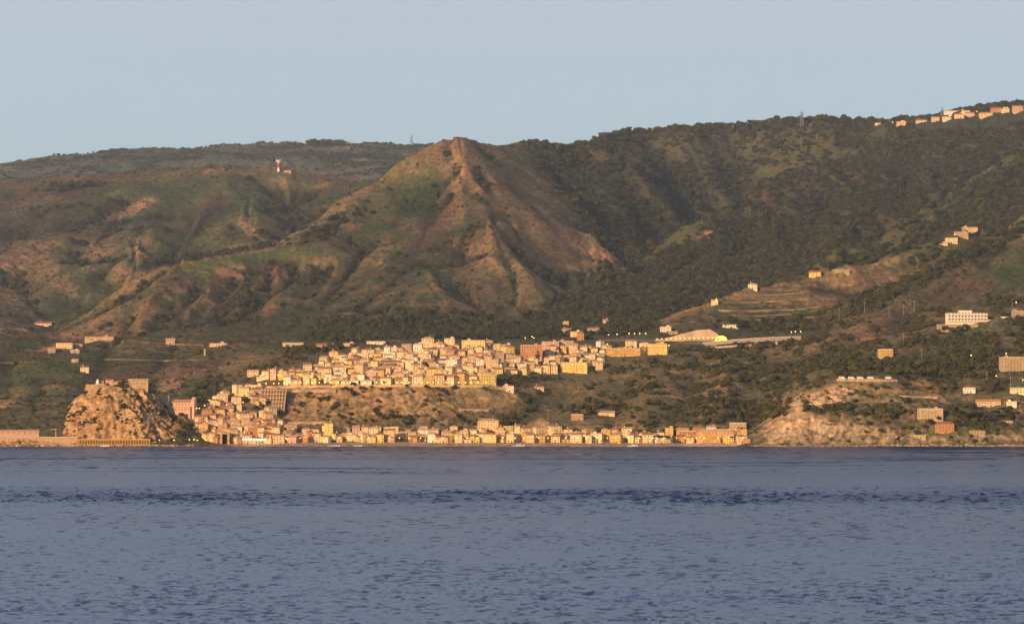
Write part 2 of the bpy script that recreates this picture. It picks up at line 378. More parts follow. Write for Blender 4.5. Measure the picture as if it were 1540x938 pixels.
# far ridge
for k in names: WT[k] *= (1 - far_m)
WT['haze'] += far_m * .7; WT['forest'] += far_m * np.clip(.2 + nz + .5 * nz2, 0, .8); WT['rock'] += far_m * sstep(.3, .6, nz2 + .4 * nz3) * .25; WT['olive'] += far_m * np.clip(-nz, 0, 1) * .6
ST = [
 (330,300,120,36,0,'grass',.8),(240,285,90,20,0,'grass',.7),(120,440,90,40,-20,'grass',.75),(175,320,50,22,0,'grass',.8),(250,365,70,35,0,'grass',.8),(80,470,60,20,-30,'grass',.6),
 (210,308,24,9,28,'rock',.8),(185,322,28,8,15,'rock',.7),(45,395,45,26,-20,'rock',.42),(75,365,40,12,10,'rock',.4),(150,372,26,24,-40,'rock',.5),(215,372,14,20,30,'rock',.55),(375,345,20,8,-35,'rock',.6),(95,425,30,10,-40,'rock',.35),(20,440,40,22,-20,'rock',.35),
 (60,295,80,16,10,'purple',.7),(165,268,60,8,8,'purple',.8),(315,312,26,16,40,'purple',.8),(60,335,50,14,20,'purple',.7),(120,340,30,10,15,'forest',.6),
 (430,330,36,18,-40,'forest',.8),(160,315,26,14,20,'forest',.6),(110,283,50,6,8,'forest',.7),
 (400,372,60,6,8,'forest',.9),(300,388,50,5,8,'forest',.9),(480,352,50,12,25,'forest',.6),(230,395,20,8,30,'forest',.8),
 (390,388,90,8,6,'grass',1.0),(300,400,50,7,6,'grass',.9),(440,380,60,8,8,'grass',.8),
 (600,300,60,55,30,'grass',.55),(645,275,30,30,50,'grass',.6),(560,380,50,30,30,'grass',.5),(650,410,40,25,20,'grass',.4),
 (655,340,44,14,42,'purple',.9),(635,362,25,10,42,'purple',.8),
 (697,262,10,22,-25,'rock',.4),(686,240,6,14,-10,'rock',.3),(715,285,12,10,-30,'rock',.4),(715,380,38,14,-35,'rock',.48),(700,370,16,14,0,'rock',.35),(748,407,14,6,-25,'rock',.6),(575,372,13,20,-10,'rock',.42),(470,400,28,9,10,'rock',.4),(560,395,20,9,0,'rock',.3),
 (800,330,50,60,-40,'scrub',.7),(760,280,30,40,-30,'purple',.65),(850,350,40,30,-40,'purple',.6),(740,430,40,30,-30,'scrub',.7),(700,430,20,40,-20,'scrub',.6),(770,360,20,40,-35,'purple',.6),
 (893,383,11,6,-8,'rock',.95),(866,402,18,5,-15,'rock',.8),(1062,353,13,6,30,'rock',.95),(985,384,6,11,-20,'rock',.6),(860,330,5,4,0,'rock',.3),(770,340,8,3,0,'rock',.5),
 (1090,310,60,12,32,'olive',.9),(1030,350,40,10,32,'olive',.9),(1160,262,50,10,15,'olive',.7),(1250,260,60,18,0,'purple',.45),(1180,300,60,26,0,'purple',.45),(1340,230,40,30,0,'forest',.6),(1370,310,18,40,0,'forest',.9),
 (960,270,60,40,0,'olive',.35),(1020,225,90,16,0,'olive',.5),
 (1030,468,30,7,15,'rock',.55),(1000,480,20,6,0,'rock',.3),
 (1150,447,80,9,0,'terrace',.9),(1140,468,90,12,0,'olive',.8),(1160,485,80,5,0,'terrace',.9),(1230,455,30,12,0,'terrace',.8),(1205,470,22,5,0,'grass',.9),(1180,490,90,8,0,'forest',.9),(1280,410,70,12,10,'terrace',.8),(1330,400,40,8,15,'olive',.8),(1330,395,40,6,15,'rock',.3),(1240,430,60,8,5,'rock',.35),
 (1300,460,60,18,25,'forest',.5),(1400,420,70,24,28,'scrub',.7),(1480,370,70,16,25,'forest',.55),(1430,440,60,18,10,'purple',.8),(1330,490,60,30,15,'purple',.65),(1290,500,40,30,0,'rock',.28),(1390,470,50,12,0,'rock',.15),
 (1515,415,26,26,35,'grass',1.),(1530,445,18,9,20,'rock',.4),(1410,505,35,6,15,'rock',.45),(1440,510,50,14,10,'forest',.8),(1480,500,70,8,10,'grass',.6),
 (1470,545,90,20,0,'forest',.75),(1360,555,60,14,0,'forest',.8),(1290,552,50,10,0,'forest',.7),(1400,532,60,6,0,'olive',.6),(1400,590,30,6,0,'terrace',.6),
 (1300,580,50,9,0,'terrace',.75),(1390,578,30,9,0,'rock',.55),(1330,620,70,14,0,'forest',.6),(1300,640,50,12,0,'scrub',.7),(1480,630,60,22,0,'forest',.85),(1480,652,60,8,0,'grass',.4),
 (1195,635,46,34,35,'pale',1.),(1230,650,70,18,0,'pale',1.),(1255,597,34,14,25,'pale',.95),(1215,605,24,14,35,'pale',.9),(1300,656,70,12,0,'pale',.85),(1400,662,60,6,0,'pale',.6),(1510,660,60,7,0,'pale',.55),(1245,618,30,8,0,'forest',.6),(1220,617,14,7,0,'forest',.7),
 (1060,570,40,16,-20,'rock',.3),(1010,590,20,14,-20,'rock',.4),(1075,600,20,16,0,'rock',.32),(1010,562,14,6,0,'rock',.6),(1180,520,40,20,0,'rock',.25),(960,575,40,14,20,'forest',.6),(1130,620,50,16,0,'forest',.8),(1000,630,50,12,0,'forest',.6),(940,640,30,10,0,'rock',.4),(880,640,30,12,0,'rock',.45),(860,590,40,14,25,'grass',.5),
 (800,605,40,14,30,'forest',.8),(760,630,40,12,15,'forest',.85),(700,628,25,8,0,'forest',.8),(730,610,50,7,0,'rock',.6),(745,598,40,6,0,'rock',.6),(720,620,30,5,0,'scrub',.8),(815,643,22,9,0,'rock',.75),(770,572,28,10,0,'forest',.9),(735,590,30,5,0,'forest',.4),
 (560,600,70,22,0,'rock',1.),(615,605,50,22,0,'rock',1.),(480,610,60,20,0,'rock',.95),(450,625,50,16,0,'rock',.85),(650,620,30,20,0,'rock',.8),(540,620,60,12,0,'rock',.7),(570,630,40,7,0,'forest',.6),(620,632,30,8,0,'forest',.7),(510,612,16,10,0,'forest',.6),(655,590,14,10,0,'purple',.8),(660,640,18,9,0,'forest',.5),(530,640,60,8,0,'scrub',.7),
 (258,577,16,9,0,'rock',.85),(240,587,14,5,20,'rock',.6),(15,600,20,14,0,'rock',.55),(60,625,40,20,-10,'scrub',.8),(120,545,80,16,5,'grass',.7),(60,560,60,14,0,'grass',.6),(160,575,40,24,40,'purple',.8),(220,560,50,14,20,'purple',.6),(310,555,50,10,15,'purple',.6),(350,545,40,8,20,'rock',.3),(340,575,40,14,25,'forest',.7),(420,545,50,10,20,'forest',.85),(480,527,60,7,8,'forest',.8),
 (70,420,60,10,-20,'rock',.25),(130,505,50,8,0,'rock',.5),(80,522,30,6,10,'rock',.5),(20,490,30,16,0,'rock',.4),(65,488,16,4,-15,'pale',.7),(160,500,26,24,35,'rock',.3),
 (330,440,14,34,-30,'rock',.32),(300,470,50,14,30,'scrub',.6),(400,420,20,30,-30,'purple',.6),(370,455,16,36,-30,'forest',.6),(250,440,40,10,40,'purple',.7),(260,520,40,8,0,'rock',.4),(340,520,40,6,0,'rock',.3),
 (545,240,12,8,0,'rock',.55),(520,222,14,4,0,'rock',.5),(490,211,26,5,0,'forest',.9),
 (1290,196,50,6,0,'forest',.6), (1480,374,70,11,25,'forest',.9),(1400,412,60,10,28,'forest',.9),(1330,447,50,9,28,'forest',.9),(1480,258,50,6,33,'olive',.9),(1405,320,40,6,33,'olive',.9),(1310,370,55,6,22,'olive',.9),(1120,298,60,7,28,'olive',.9),(1030,354,40,7,32,'grass',.6),(820,400,30,30,-40,'purple',.6),(800,300,30,40,-45,'scrub',.7),
]
for s_ in ST: stroke(*s_)
for k, rows in (('beach', sstep(5.2, 4.4, H) * sstep(4984, 4992, Y) * sstep(335, 350, PXc) * sstep(1150, 1120, PXc)),):
    for kk in names: WT[kk] *= (1 - rows)
    WT[k] += rows
WT['terrace'] += town * 1.2
for k in names: WT[k] = np.clip(WT[k], 0, None)
wsum = sum(WT.values()) + 1e-6
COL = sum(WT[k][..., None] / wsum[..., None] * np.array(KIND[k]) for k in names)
rockw = (WT['rock'] + WT['pale']) / wsum
# outcrops break up into rock and low growth
COL *= (1 + .22 * nz3 + .12 * nz2)[..., None]
COL *= (1 - .30 * np.tanh(CURV2 / 7.0))[..., None] * np.stack([1 - .08 * np.tanh(CURV2 / 7), np.ones_like(H), 1 + .06 * np.tanh(CURV2 / 7)], -1)  # relief shading in the colour: hollows darkened, ridges lighter and warmer
COL *= (1 + .34 * sstep(5600, 5300, Y) * (1 - .75 * np.clip(rockw, 0, 1)))[..., None]  # lower slopes lightened, their golden light put into the colour
FOREST = WT['forest'] / wsum; GRASSW = WT['grass'] / wsum; SCRUBW = (WT['scrub'] + WT['purple'] + WT['olive']) / wsum
COL = np.clip(COL, .004, .9)

# ------------------------------------------------------------------ materials
def newmat(name):
    m = bpy.data.materials.new(name); m.use_nodes = True
    nt = m.node_tree; b = nt.nodes['Principled BSDF']; b.inputs['Roughness'].default_value = .85
    b.inputs['Specular IOR Level'].default_value = .15
    return m, nt, b
def N(nt, t, **kw):
    nd = nt.nodes.new(t)
    for k, v in kw.items(): setattr(nd, k, v)
    return nd
def noisy(name, col, var=.25, scale=.6, rough=.85, bump=0., objcol=False, bscale=None):
    m, nt, b = newmat(name); b.inputs['Roughness'].default_value = rough
    tc = N(nt, 'ShaderNodeTexCoord'); no = N(nt, 'ShaderNodeTexNoise'); no.inputs['Scale'].default_value = scale; no.inputs['Detail'].default_value = 5
    nt.links.new(tc.outputs['Object'], no.inputs['Vector'])
    mr = N(nt, 'ShaderNodeMapRange'); mr.inputs['From Min'].default_value = .3; mr.inputs['From Max'].default_value = .7
    mr.inputs['To Min'].default_value = 1 - var; mr.inputs['To Max'].default_value = 1 + var
    nt.links.new(no.outputs['Fac'], mr.inputs['Value'])
    mx = N(nt, 'ShaderNodeMix', data_type='RGBA', blend_type='MULTIPLY'); mx.inputs[0].default_value = 1
    if objcol:
        oi = N(nt, 'ShaderNodeObjectInfo'); nt.links.new(oi.outputs['Color'], mx.inputs[6])
    else: mx.inputs[6].default_value = (*col, 1)
    nt.links.new(mr.outputs['Result'], mx.inputs[7]); nt.links.new(mx.outputs[2], b.inputs['Base Color'])
    if bump:
        n2 = N(nt, 'ShaderNodeTexNoise'); n2.inputs['Scale'].default_value = bscale or scale * 3; n2.inputs['Detail'].default_value = 6
        nt.links.new(tc.outputs['Object'], n2.inputs['Vector'])
        bp = N(nt, 'ShaderNodeBump'); bp.inputs['Strength'].default_value = bump; bp.inputs['Distance'].default_value = 1.
        nt.links.new(n2.outputs['Fac'], bp.inputs['Height']); nt.links.new(bp.outputs['Normal'], b.inputs['Normal'])
    return m
def emis(name, col, st):
    m, nt, b = newmat(name); b.inputs['Base Color'].default_value = (*col, 1)
    b.inputs['Emission Color'].default_value = (*col, 1); b.inputs['Emission Strength'].default_value = st
    no = N(nt, 'ShaderNodeTexNoise'); no.inputs['Scale'].default_value = 2
    nt.links.new(no.outputs['Fac'], b.inputs['Roughness'])
    return m

def terrain_mat():
    m, nt, b = newmat('hillside cover')
    at = N(nt, 'ShaderNodeAttribute', attribute_name='cover')
    tc = N(nt, 'ShaderNodeTexCoord')
    n1 = N(nt, 'ShaderNodeTexNoise'); n1.inputs['Scale'].default_value = .16; n1.inputs['Detail'].default_value = 8; n1.inputs['Roughness'].default_value = .65
    n2 = N(nt, 'ShaderNodeTexNoise'); n2.inputs['Scale'].default_value = .035; n2.inputs['Detail'].default_value = 6
    for n_ in (n1, n2): nt.links.new(tc.outputs['Object'], n_.inputs['Vector'])
    r1 = N(nt, 'ShaderNodeMapRange'); r1.inputs['From Min'].default_value = .32; r1.inputs['From Max'].default_value = .68; r1.inputs['To Min'].default_value = .5; r1.inputs['To Max'].default_value = 1.5
    nt.links.new(n1.outputs['Fac'], r1.inputs['Value'])
    m1 = N(nt, 'ShaderNodeMix', data_type='RGBA', blend_type='MULTIPLY'); m1.inputs[0].default_value = 1
    nt.links.new(at.outputs['Color'], m1.inputs[6]); nt.links.new(r1.outputs['Result'], m1.inputs[7])
    # patches lean green or brown
    rp = N(nt, 'ShaderNodeValToRGB'); rp.color_ramp.elements[0].color = (1.07, .98, .94, 1); rp.color_ramp.elements[1].color = (.95, 1.02, .95, 1)
    rp.color_ramp.elements[0].position = .4; rp.color_ramp.elements[1].position = .6
    nt.links.new(n2.outputs['Fac'], rp.inputs['Fac'])
    m2 = N(nt, 'ShaderNodeMix', data_type='RGBA', blend_type='MULTIPLY'); m2.inputs[0].default_value = 1
    nt.links.new(m1.outputs[2], m2.inputs[6]); nt.links.new(rp.outputs['Color'], m2.inputs[7])
    nt.links.new(m2.outputs[2], b.inputs['Base Color'])
    bp = N(nt, 'ShaderNodeBump'); bp.inputs['Strength'].default_value = .7; bp.inputs['Distance'].default_value = 4.
    nt.links.new(n1.outputs['Fac'], bp.inputs['Height']); nt.links.new(bp.outputs['Normal'], b.inputs['Normal'])
    b.inputs['Roughness'].default_value = 1; b.inputs['Specular IOR Level'].default_value = 0
    return m
M_TERR = terrain_mat()

# ------------------------------------------------------------------ mesh helpers
def mesh_np(name, V, Fq, mat, attr=None, smooth=True):
    me = bpy.data.meshes.new(name)
    me.vertices.add(len(V)); me.vertices.foreach_set('co', V.astype(np.float32).ravel())
    k = Fq.shape[1]; nf = len(Fq)
    me.loops.add(nf * k); me.loops.foreach_set('vertex_index', Fq.astype(np.int32).ravel())
    me.polygons.add(nf); me.polygons.foreach_set('loop_start', np.arange(0, nf * k, k, dtype=np.int32)); me.polygons.foreach_set('loop_total', np.full(nf, k, np.int32))
    if smooth: me.polygons.foreach_set('use_smooth', np.ones(nf, bool))
    me.update(calc_edges=True)
    if attr is not None:
        a = me.color_attributes.new('cover', 'FLOAT_COLOR', 'POINT')
        a.data.foreach_set('color', np.concatenate([attr, np.ones((len(attr), 1))], 1).astype(np.float32).ravel())
    me.materials.append(mat)
    return me
def link(name, me, parent=None, **props):
    o = bpy.data.objects.new(name, me); C.objects.link(o)
    if parent: o.parent = parent
    for k, v in props.items(): o[k] = v
    return o
def thing(name, label, cat, loc=(0, 0, 0), rz=0., group=None):
    o = bpy.data.objects.new(name, None); C.objects.link(o); o.location = loc; o.rotation_euler = (0, 0, rz)
    o.empty_display_size = 2
    o['label'] = label; o['category'] = cat
    if group: o['group'] = group
    return o
class MB:
    def __init__(s): s.v = []; s.f = []
    def add(s, vs, fs):
        b = len(s.v); s.v += [tuple(map(float, p)) for p in vs]; s.f += [tuple(b + i for i in f) for f in fs]; return s
    def box(s, x0, x1, y0, y1, z0, z1):
        return s.add([(x0,y0,z0),(x1,y0,z0),(x1,y1,z0),(x0,y1,z0),(x0,y0,z1),(x1,y0,z1),(x1,y1,z1),(x0,y1,z1)],
                     [(3,2,1,0),(4,5,6,7),(0,1,5,4),(1,2,6,5),(2,3,7,6),(3,0,4,7)])
    def gable(s, x0, x1, y0, y1, z0, h):
        ym = (y0 + y1) / 2
        return s.add([(x0,y0,z0),(x1,y0,z0),(x1,y1,z0),(x0,y1,z0),(x0,ym,z0+h),(x1,ym,z0+h)], [(3,2,1,0),(0,1,5,4),(2,3,4,5),(1,2,5),(3,0,4)])
    def hip(s, x0, x1, y0, y1, z0, h):
        ym = (y0 + y1) / 2; d = min((y1 - y0) / 2, (x1 - x0) / 2) * .95
        return s.add([(x0,y0,z0),(x1,y0,z0),(x1,y1,z0),(x0,y1,z0),(x0+d,ym,z0+h),(x1-d,ym,z0+h)], [(3,2,1,0),(0,1,5,4),(2,3,4,5),(1,2,5),(3,0,4)])
    def tube(s, a, b, r0, r1=None, n=8):
        r1 = r0 if r1 is None else r1
        a, b = np.array(a, float), np.array(b, float); d = (b - a) / np.linalg.norm(b - a)
        t = np.array([1., 0, 0]) if abs(d[0]) < .8 else np.array([0, 1., 0]); e1 = np.cross(d, t); e1 /= np.linalg.norm(e1); e2 = np.cross(d, e1)
        vs = [tuple(a + r0 * (math.cos(2*math.pi*i/n) * e1 + math.sin(2*math.pi*i/n) * e2)) for i in range(n)] + [tuple(b + r1 * (math.cos(2*math.pi*i/n) * e1 + math.sin(2*math.pi*i/n) * e2)) for i in range(n)]
        return s.add(vs, [(i, (i+1) % n, n + (i+1) % n, n + i) for i in range(n)] + [tuple(range(n))[::-1], tuple(range(n, 2*n))])
    def ball(s, c, r, sq=1., n=10, m=6):
        vs = [(c[0], c[1], c[2] - r * sq)]
        for j in range(1, m):
            a = -math.pi/2 + math.pi * j / m
            for i in range(n): vs.append((c[0] + r*math.cos(a)*math.cos(2*math.pi*i/n), c[1] + r*math.cos(a)*math.sin(2*math.pi*i/n), c[2] + r*sq*math.sin(a)))
        vs.append((c[0], c[1], c[2] + r * sq)); fs = []
        for i in range(n): fs.append((0, 1 + (i+1) % n, 1 + i))
        for j in range(m - 2):
            for i in range(n): fs.append((1 + j*n + i, 1 + j*n + (i+1) % n, 1 + (j+1)*n + (i+1) % n, 1 + (j+1)*n + i))
        t = len(vs) - 1
        for i in range(n): fs.append((t, 1 + (m-2)*n + i, 1 + (m-2)*n + (i+1) % n))
        return s.add(vs, fs)
    def mesh(s, name, mat, smooth=False):
        me = bpy.data.meshes.new(name); me.from_pydata(s.v, [], s.f); me.materials.append(mat)
        if smooth:
            for p in me.polygons: p.use_smooth = True
        return me
    def build(s, name, mat, parent=None, smooth=False, **props): return link(name, s.mesh(name, mat, smooth), parent, **props)

# ------------------------------------------------------------------ terrain meshes (shared border rows)
def grid_faces(r0, r1):
    i = np.arange(r0, r1)[:, None] * NU + np.arange(NU - 1)[None]
    return np.stack([i, i + 1, i + NU + 1, i + NU], -1).reshape(-1, 4)
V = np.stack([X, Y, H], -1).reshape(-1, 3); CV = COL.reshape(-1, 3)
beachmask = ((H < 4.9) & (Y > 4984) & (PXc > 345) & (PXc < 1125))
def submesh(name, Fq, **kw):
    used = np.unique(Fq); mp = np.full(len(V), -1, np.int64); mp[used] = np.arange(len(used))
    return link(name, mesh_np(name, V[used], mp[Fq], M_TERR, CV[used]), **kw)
rsplit = int(np.searchsorted(ys, 7420))
Fa = grid_faces(0, rsplit); Fb = grid_faces(rsplit, NY - 1)
isb = beachmask.ravel()[Fa].all(1)
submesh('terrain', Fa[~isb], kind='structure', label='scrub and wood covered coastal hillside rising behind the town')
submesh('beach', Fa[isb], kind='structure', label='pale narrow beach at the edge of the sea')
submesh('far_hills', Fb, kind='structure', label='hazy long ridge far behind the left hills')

# ------------------------------------------------------------------ sea
def sea():
    pyr = np.concatenate([np.linspace(1010, 760, 420), np.linspace(759.4, 671.2, 190)])
    yr = np.array([-CAMH / ray(0, p)[1] for p in pyr]); yr = np.concatenate([[30, 120, 240], yr, [5060, 5150]])
    ud = np.concatenate([[-12, -4, -1.5, -.6, -.3, -.2], np.linspace(-.15, .15, 900), [.2, .3, .6, 1.5, 4, 12]])
    u, y = np.meshgrid(ud, yr); x = u * y
    dy = np.gradient(yr)[:, None] * np.ones_like(x)
    lam = np.maximum(6.0, 3.2 * dy)
    band = np.exp(-np.abs((y - 1280 - 70 * fbm(x / 90, y / 160, 3, 5)) / 150) ** 2.6) * (.85 + .35 * perlin(x / 45, y / 60, 6))
    # phase coordinate that stretches with the row spacing
    ph = np.concatenate([[0], np.cumsum(np.diff(yr) / np.maximum(6.0, 3.2 * np.gradient(yr))[1:])])[:, None] * np.ones_like(x)
    sx = np.maximum(3.0, y * .0036)
    xx_ = x / sx + 2 * perlin(x / 40, ph / 6, 3)
    w = .9 * (ridged(xx_ * .6, ph * .8, 3, 4) * 1.6 - 1.2) + .5 * fbm(xx_ * 1.6, ph * 1.1, 2, 14)
    w2 = perlin(x / (sx * 3.5), ph * .35, 44)
    gust = .6 + .4 * np.clip(perlin(x / 55 , ph * .12, 71) * 1.6 + .3, 0, 1.2)
    amp = (.30 * gust + .5 * band) * np.clip((3200 - y) / 1500, 0, 1) * np.where(np.abs(u) < .155, 1, 0)
    z = amp * (w + .6 * w2)
    nY, nX = x.shape
    i = np.arange(nY - 1)[:, None] * nX + np.arange(nX - 1)[None]
    Fq = np.stack([i, i + 1, i + nX + 1, i + nX], -1).reshape(-1, 4)
    m, nt, b = newmat('sea water')
    b.inputs['Base Color'].default_value = (.010, .027, .076, 1); b.inputs['IOR'].default_value = 1.33
    b.inputs['Specular IOR Level'].default_value = .5; b.inputs['Roughness'].default_value = .22
    tc = N(nt, 'ShaderNodeTexCoord'); mp = N(nt, 'ShaderNodeMapping'); mp.inputs['Scale'].default_value = (.5, .22, 1)
    no = N(nt, 'ShaderNodeTexNoise'); no.inputs['Scale'].default_value = 1.; no.inputs['Detail'].default_value = 4
    nt.links.new(tc.outputs['Object'], mp.inputs['Vector']); nt.links.new(mp.outputs['Vector'], no.inputs['Vector'])
    # broad streaks of smooth and ruffled water, and the ruffled current line
    mp2 = N(nt, 'ShaderNodeMapping'); mp2.inputs['Scale'].default_value = (.0012, .0050, 1)
    n2 = N(nt, 'ShaderNodeTexNoise'); n2.inputs['Scale'].default_value = 1; n2.inputs['Detail'].default_value = 4
    nt.links.new(tc.outputs['Object'], mp2.inputs['Vector']); nt.links.new(mp2.outputs['Vector'], n2.inputs['Vector'])
    at = N(nt, 'ShaderNodeAttribute', attribute_name='cover')
    r2 = N(nt, 'ShaderNodeMapRange'); r2.inputs['From Min'].default_value = .35; r2.inputs['From Max'].default_value = .65; r2.inputs['To Min'].default_value = .10; r2.inputs['To Max'].default_value = .42
    nt.links.new(n2.outputs['Fac'], r2.inputs['Value'])
    ad = N(nt, 'ShaderNodeMath', operation='MULTIPLY_ADD'); ad.inputs[1].default_value = .22; sep = N(nt, 'ShaderNodeSeparateColor'); nt.links.new(at.outputs['Color'], sep.inputs[0])
    nt.links.new(sep.outputs[0], ad.inputs[0]); nt.links.new(r2.outputs['Result'], ad.inputs[2])
    ad2 = N(nt, 'ShaderNodeMath', operation='MULTIPLY_ADD'); ad2.inputs[1].default_value = .95; nt.links.new(sep.outputs[1], ad2.inputs[0]); nt.links.new(ad.outputs[0], ad2.inputs[2]); ad = ad2
    spm = N(nt, 'ShaderNodeMapRange'); spm.inputs['From Max'].default_value = 1.1; spm.inputs['To Min'].default_value = .48; spm.inputs['To Max'].default_value = .03
    nt.links.new(ad.outputs[0], spm.inputs['Value']); nt.links.new(spm.outputs['Result'], b.inputs['Specular IOR Level'])
    bp = N(nt, 'ShaderNodeBump'); bp.inputs['Distance'].default_value = .9
    nt.links.new(ad.outputs[0], bp.inputs['Strength']); nt.links.new(no.outputs['Fac'], bp.inputs['Height']); nt.links.new(bp.outputs['Normal'], b.inputs['Normal'])
    dk = N(nt, 'ShaderNodeBsdfDiffuse'); dk.inputs['Color'].default_value = (.018, .045, .108, 1)  # dark blue streaks painted in for wave faces that mirror less sky
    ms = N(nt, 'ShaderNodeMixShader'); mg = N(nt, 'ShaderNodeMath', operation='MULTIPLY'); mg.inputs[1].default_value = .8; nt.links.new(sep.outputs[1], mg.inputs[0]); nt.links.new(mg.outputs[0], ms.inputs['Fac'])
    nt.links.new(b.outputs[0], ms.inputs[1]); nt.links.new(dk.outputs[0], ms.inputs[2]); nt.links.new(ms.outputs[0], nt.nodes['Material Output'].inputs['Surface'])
    pxs = y / F * 1.5                                   # size of one picture element on the water, metres
    xw = x / pxs + 14 * perlin(x / pxs / 90, ph / 7, 51)
    f1 = fbm(xw / 21, ph * 1.15, 4, 52, .6); f2 = fbm(xw / 11, ph * 1.5, 3, 53, .6)
    calm = np.clip(.55 + 1.1 * fbm(xw / 260, ph / 16, 3, 54), 0, 1)
    near = sstep(900, 430, y)
    thr = .64 - .66 * band - .26 * near - .45 * (calm - .5)
    st = sstep(thr - .1, thr + .3, f1 + .7 * f2)
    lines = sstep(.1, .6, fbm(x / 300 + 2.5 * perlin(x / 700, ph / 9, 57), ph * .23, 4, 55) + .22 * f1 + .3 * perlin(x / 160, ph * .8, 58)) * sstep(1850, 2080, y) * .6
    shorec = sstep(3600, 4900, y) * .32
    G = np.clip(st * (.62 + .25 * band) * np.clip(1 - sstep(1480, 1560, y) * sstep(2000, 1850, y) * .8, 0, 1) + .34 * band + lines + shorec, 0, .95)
    z = z + 0 * G
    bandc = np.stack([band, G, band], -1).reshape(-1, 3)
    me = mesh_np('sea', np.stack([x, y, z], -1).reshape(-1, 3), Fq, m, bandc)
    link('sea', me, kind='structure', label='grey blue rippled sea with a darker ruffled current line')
sea()


def haze():
    m = bpy.data.materials.new('evening haze'); m.use_nodes = True; nt = m.node_tree
    for nd in list(nt.nodes):
        if nd.type != 'OUTPUT_MATERIAL': nt.nodes.remove(nd)
    v = nt.nodes.new('ShaderNodeVolumeScatter'); v.inputs['Color'].default_value = (.68, .84, 1, 1); v.inputs['Density'].default_value = 6.0e-5; v.inputs['Anisotropy'].default_value = 0
    nt.links.new(v.outputs[0], nt.nodes['Material Output'].inputs['Volume'])
    b = MB().box(-9000, 9000, 4000, 16000, -60, 1100)
    b.build('haze', m, kind='structure', label='thin evening haze over the sea and hills')
haze()
# ------------------------------------------------------------------ shared materials
M_WALL = noisy('painted plaster', (1, 1, 1), .14, .5, .9, objcol=True)
M_ROOF = noisy('clay roof tiles', (1, 1, 1), .3, .9, .9, objcol=True)
M_WIN = noisy('dark window', (.10, .085, .075), .4, .2, .4)
M_SHUT = noisy('brown shutter', (.12, .07, .04), .3, 1., .7)
M_CONC = noisy('weathered concrete', (.42, .36, .29), .25, .3, .9)
M_WHITE = noisy('white paint', (.8, .78, .72), .1, .5, .6)
M_RED = noisy('red paint', (.5, .09, .05), .15, .5, .6)
M_STEEL = noisy('grey galvanised steel', (.22, .22, .23), .15, 1, .5)
M_BARK = noisy('bark', (.075, .05, .035), .3, 1.5, .95)
M_ROCK = noisy('sunlit crag', (.42, .27, .135), .6, .13, .95, bump=1., bscale=.4)
M_STONE = noisy('old stone masonry', (.46, .33, .20), .3, .35, .95, bump=.3, bscale=1.)
M_OCHRE = noisy('lamp-washed ochre masonry', (.46, .28, .075), .25, .3, .9)  # yellow lamp light on the sea wall is put into this ochre
M_PALE = noisy('pale sprayed concrete', (.60, .43, .24), .12, .06, .95)
M_ROAD = noisy('sun-bleached road verge', (.24, .175, .105), .5, .05, .95)
M_ASPH = noisy('asphalt', (.10, .095, .09), .2, .2, .9)
M_LAMP = emis('sodium lamp glow', (1, .56, .10), 10)
M_LAMPW = emis('bright white lamp glow', (1, .86, .55), 30)
M_GLOW = emis('yellow tunnel glow', (1, .72, .10), 2.2)
M_HOLE = noisy('dark opening', (.02, .018, .018), .2, .5, .9)
M_GLASS = noisy('dark vehicle glass', (.03, .035, .04), .2, 1, .2)
M_TYRE = noisy('black rubber', (.02, .02, .02), .2, 1, .9)
def leafmat(name, col, var=.62):
    m, nt, b = newmat(name); oi = N(nt, 'ShaderNodeObjectInfo'); tc = N(nt, 'ShaderNodeTexCoord')
    no = N(nt, 'ShaderNodeTexNoise'); no.inputs['Scale'].default_value = 1.5; nt.links.new(tc.outputs['Object'], no.inputs['Vector'])
    ad = N(nt, 'ShaderNodeMath', operation='MULTIPLY_ADD'); ad.inputs[1].default_value = .6; nt.links.new(oi.outputs['Random'], ad.inputs[0])
    m2 = N(nt, 'ShaderNodeMath', operation='MULTIPLY'); m2.inputs[1].default_value = .5; nt.links.new(no.outputs['Fac'], m2.inputs[0]); nt.links.new(m2.outputs[0], ad.inputs[2])
    rp = N(nt, 'ShaderNodeValToRGB'); e = rp.color_ramp.elements
    e[0].color = (*[c * (1 - var) for c in col], 1); e[1].color = (col[0] * (1 + var * 1.3), col[1] * (1 + var), col[2] * (1 + var * .6), 1)
    nt.links.new(ad.outputs[0], rp.inputs['Fac']); nt.links.new(rp.outputs['Color'], b.inputs['Base Color'])
    b.inputs['Roughness'].default_value = .8; b.inputs['Specular IOR Level'].default_value = .05
    return m
M_LEAF = leafmat('broadleaf foliage', (.056, .068, .035)); M_PINE = leafmat('dark evergreen foliage', (.036, .047, .028)); M_SCRUB = leafmat('dry scrub foliage', (.075, .066, .038), .5)
M_OLIVE = leafmat('olive green foliage', (.058, .062, .026))

M_THICK = leafmat('sunlit olive thicket', (.072, .074, .03), .55)  # lighter leaf tone: sun on the lower slopes put into the colour
RECS = []      # (object, label stem, photo column) - labels are made unique at the end
def rec(o, stem, px): RECS.append((o, stem, px))
ORD = 'leftmost second third fourth fifth sixth seventh eighth ninth tenth eleventh twelfth thirteenth fourteenth fifteenth sixteenth seventeenth eighteenth nineteenth twentieth'.split()
def ordinal(i):
    if i == 0: return 'leftmost such'
    if i < 20: return ORD[i] + ' such from left'
    t, u_ = divmod(i + 1, 10); tens = {2: 'twent', 3: 'thirt', 4: 'fort', 5: 'fift', 6: 'sixt'}[t]
    if u_ == 0: return tens + 'ieth such from left'
    return tens + 'y-' + ('first second third fourth fifth sixth seventh eighth ninth'.split()[u_ - 1]) + ' such from left'

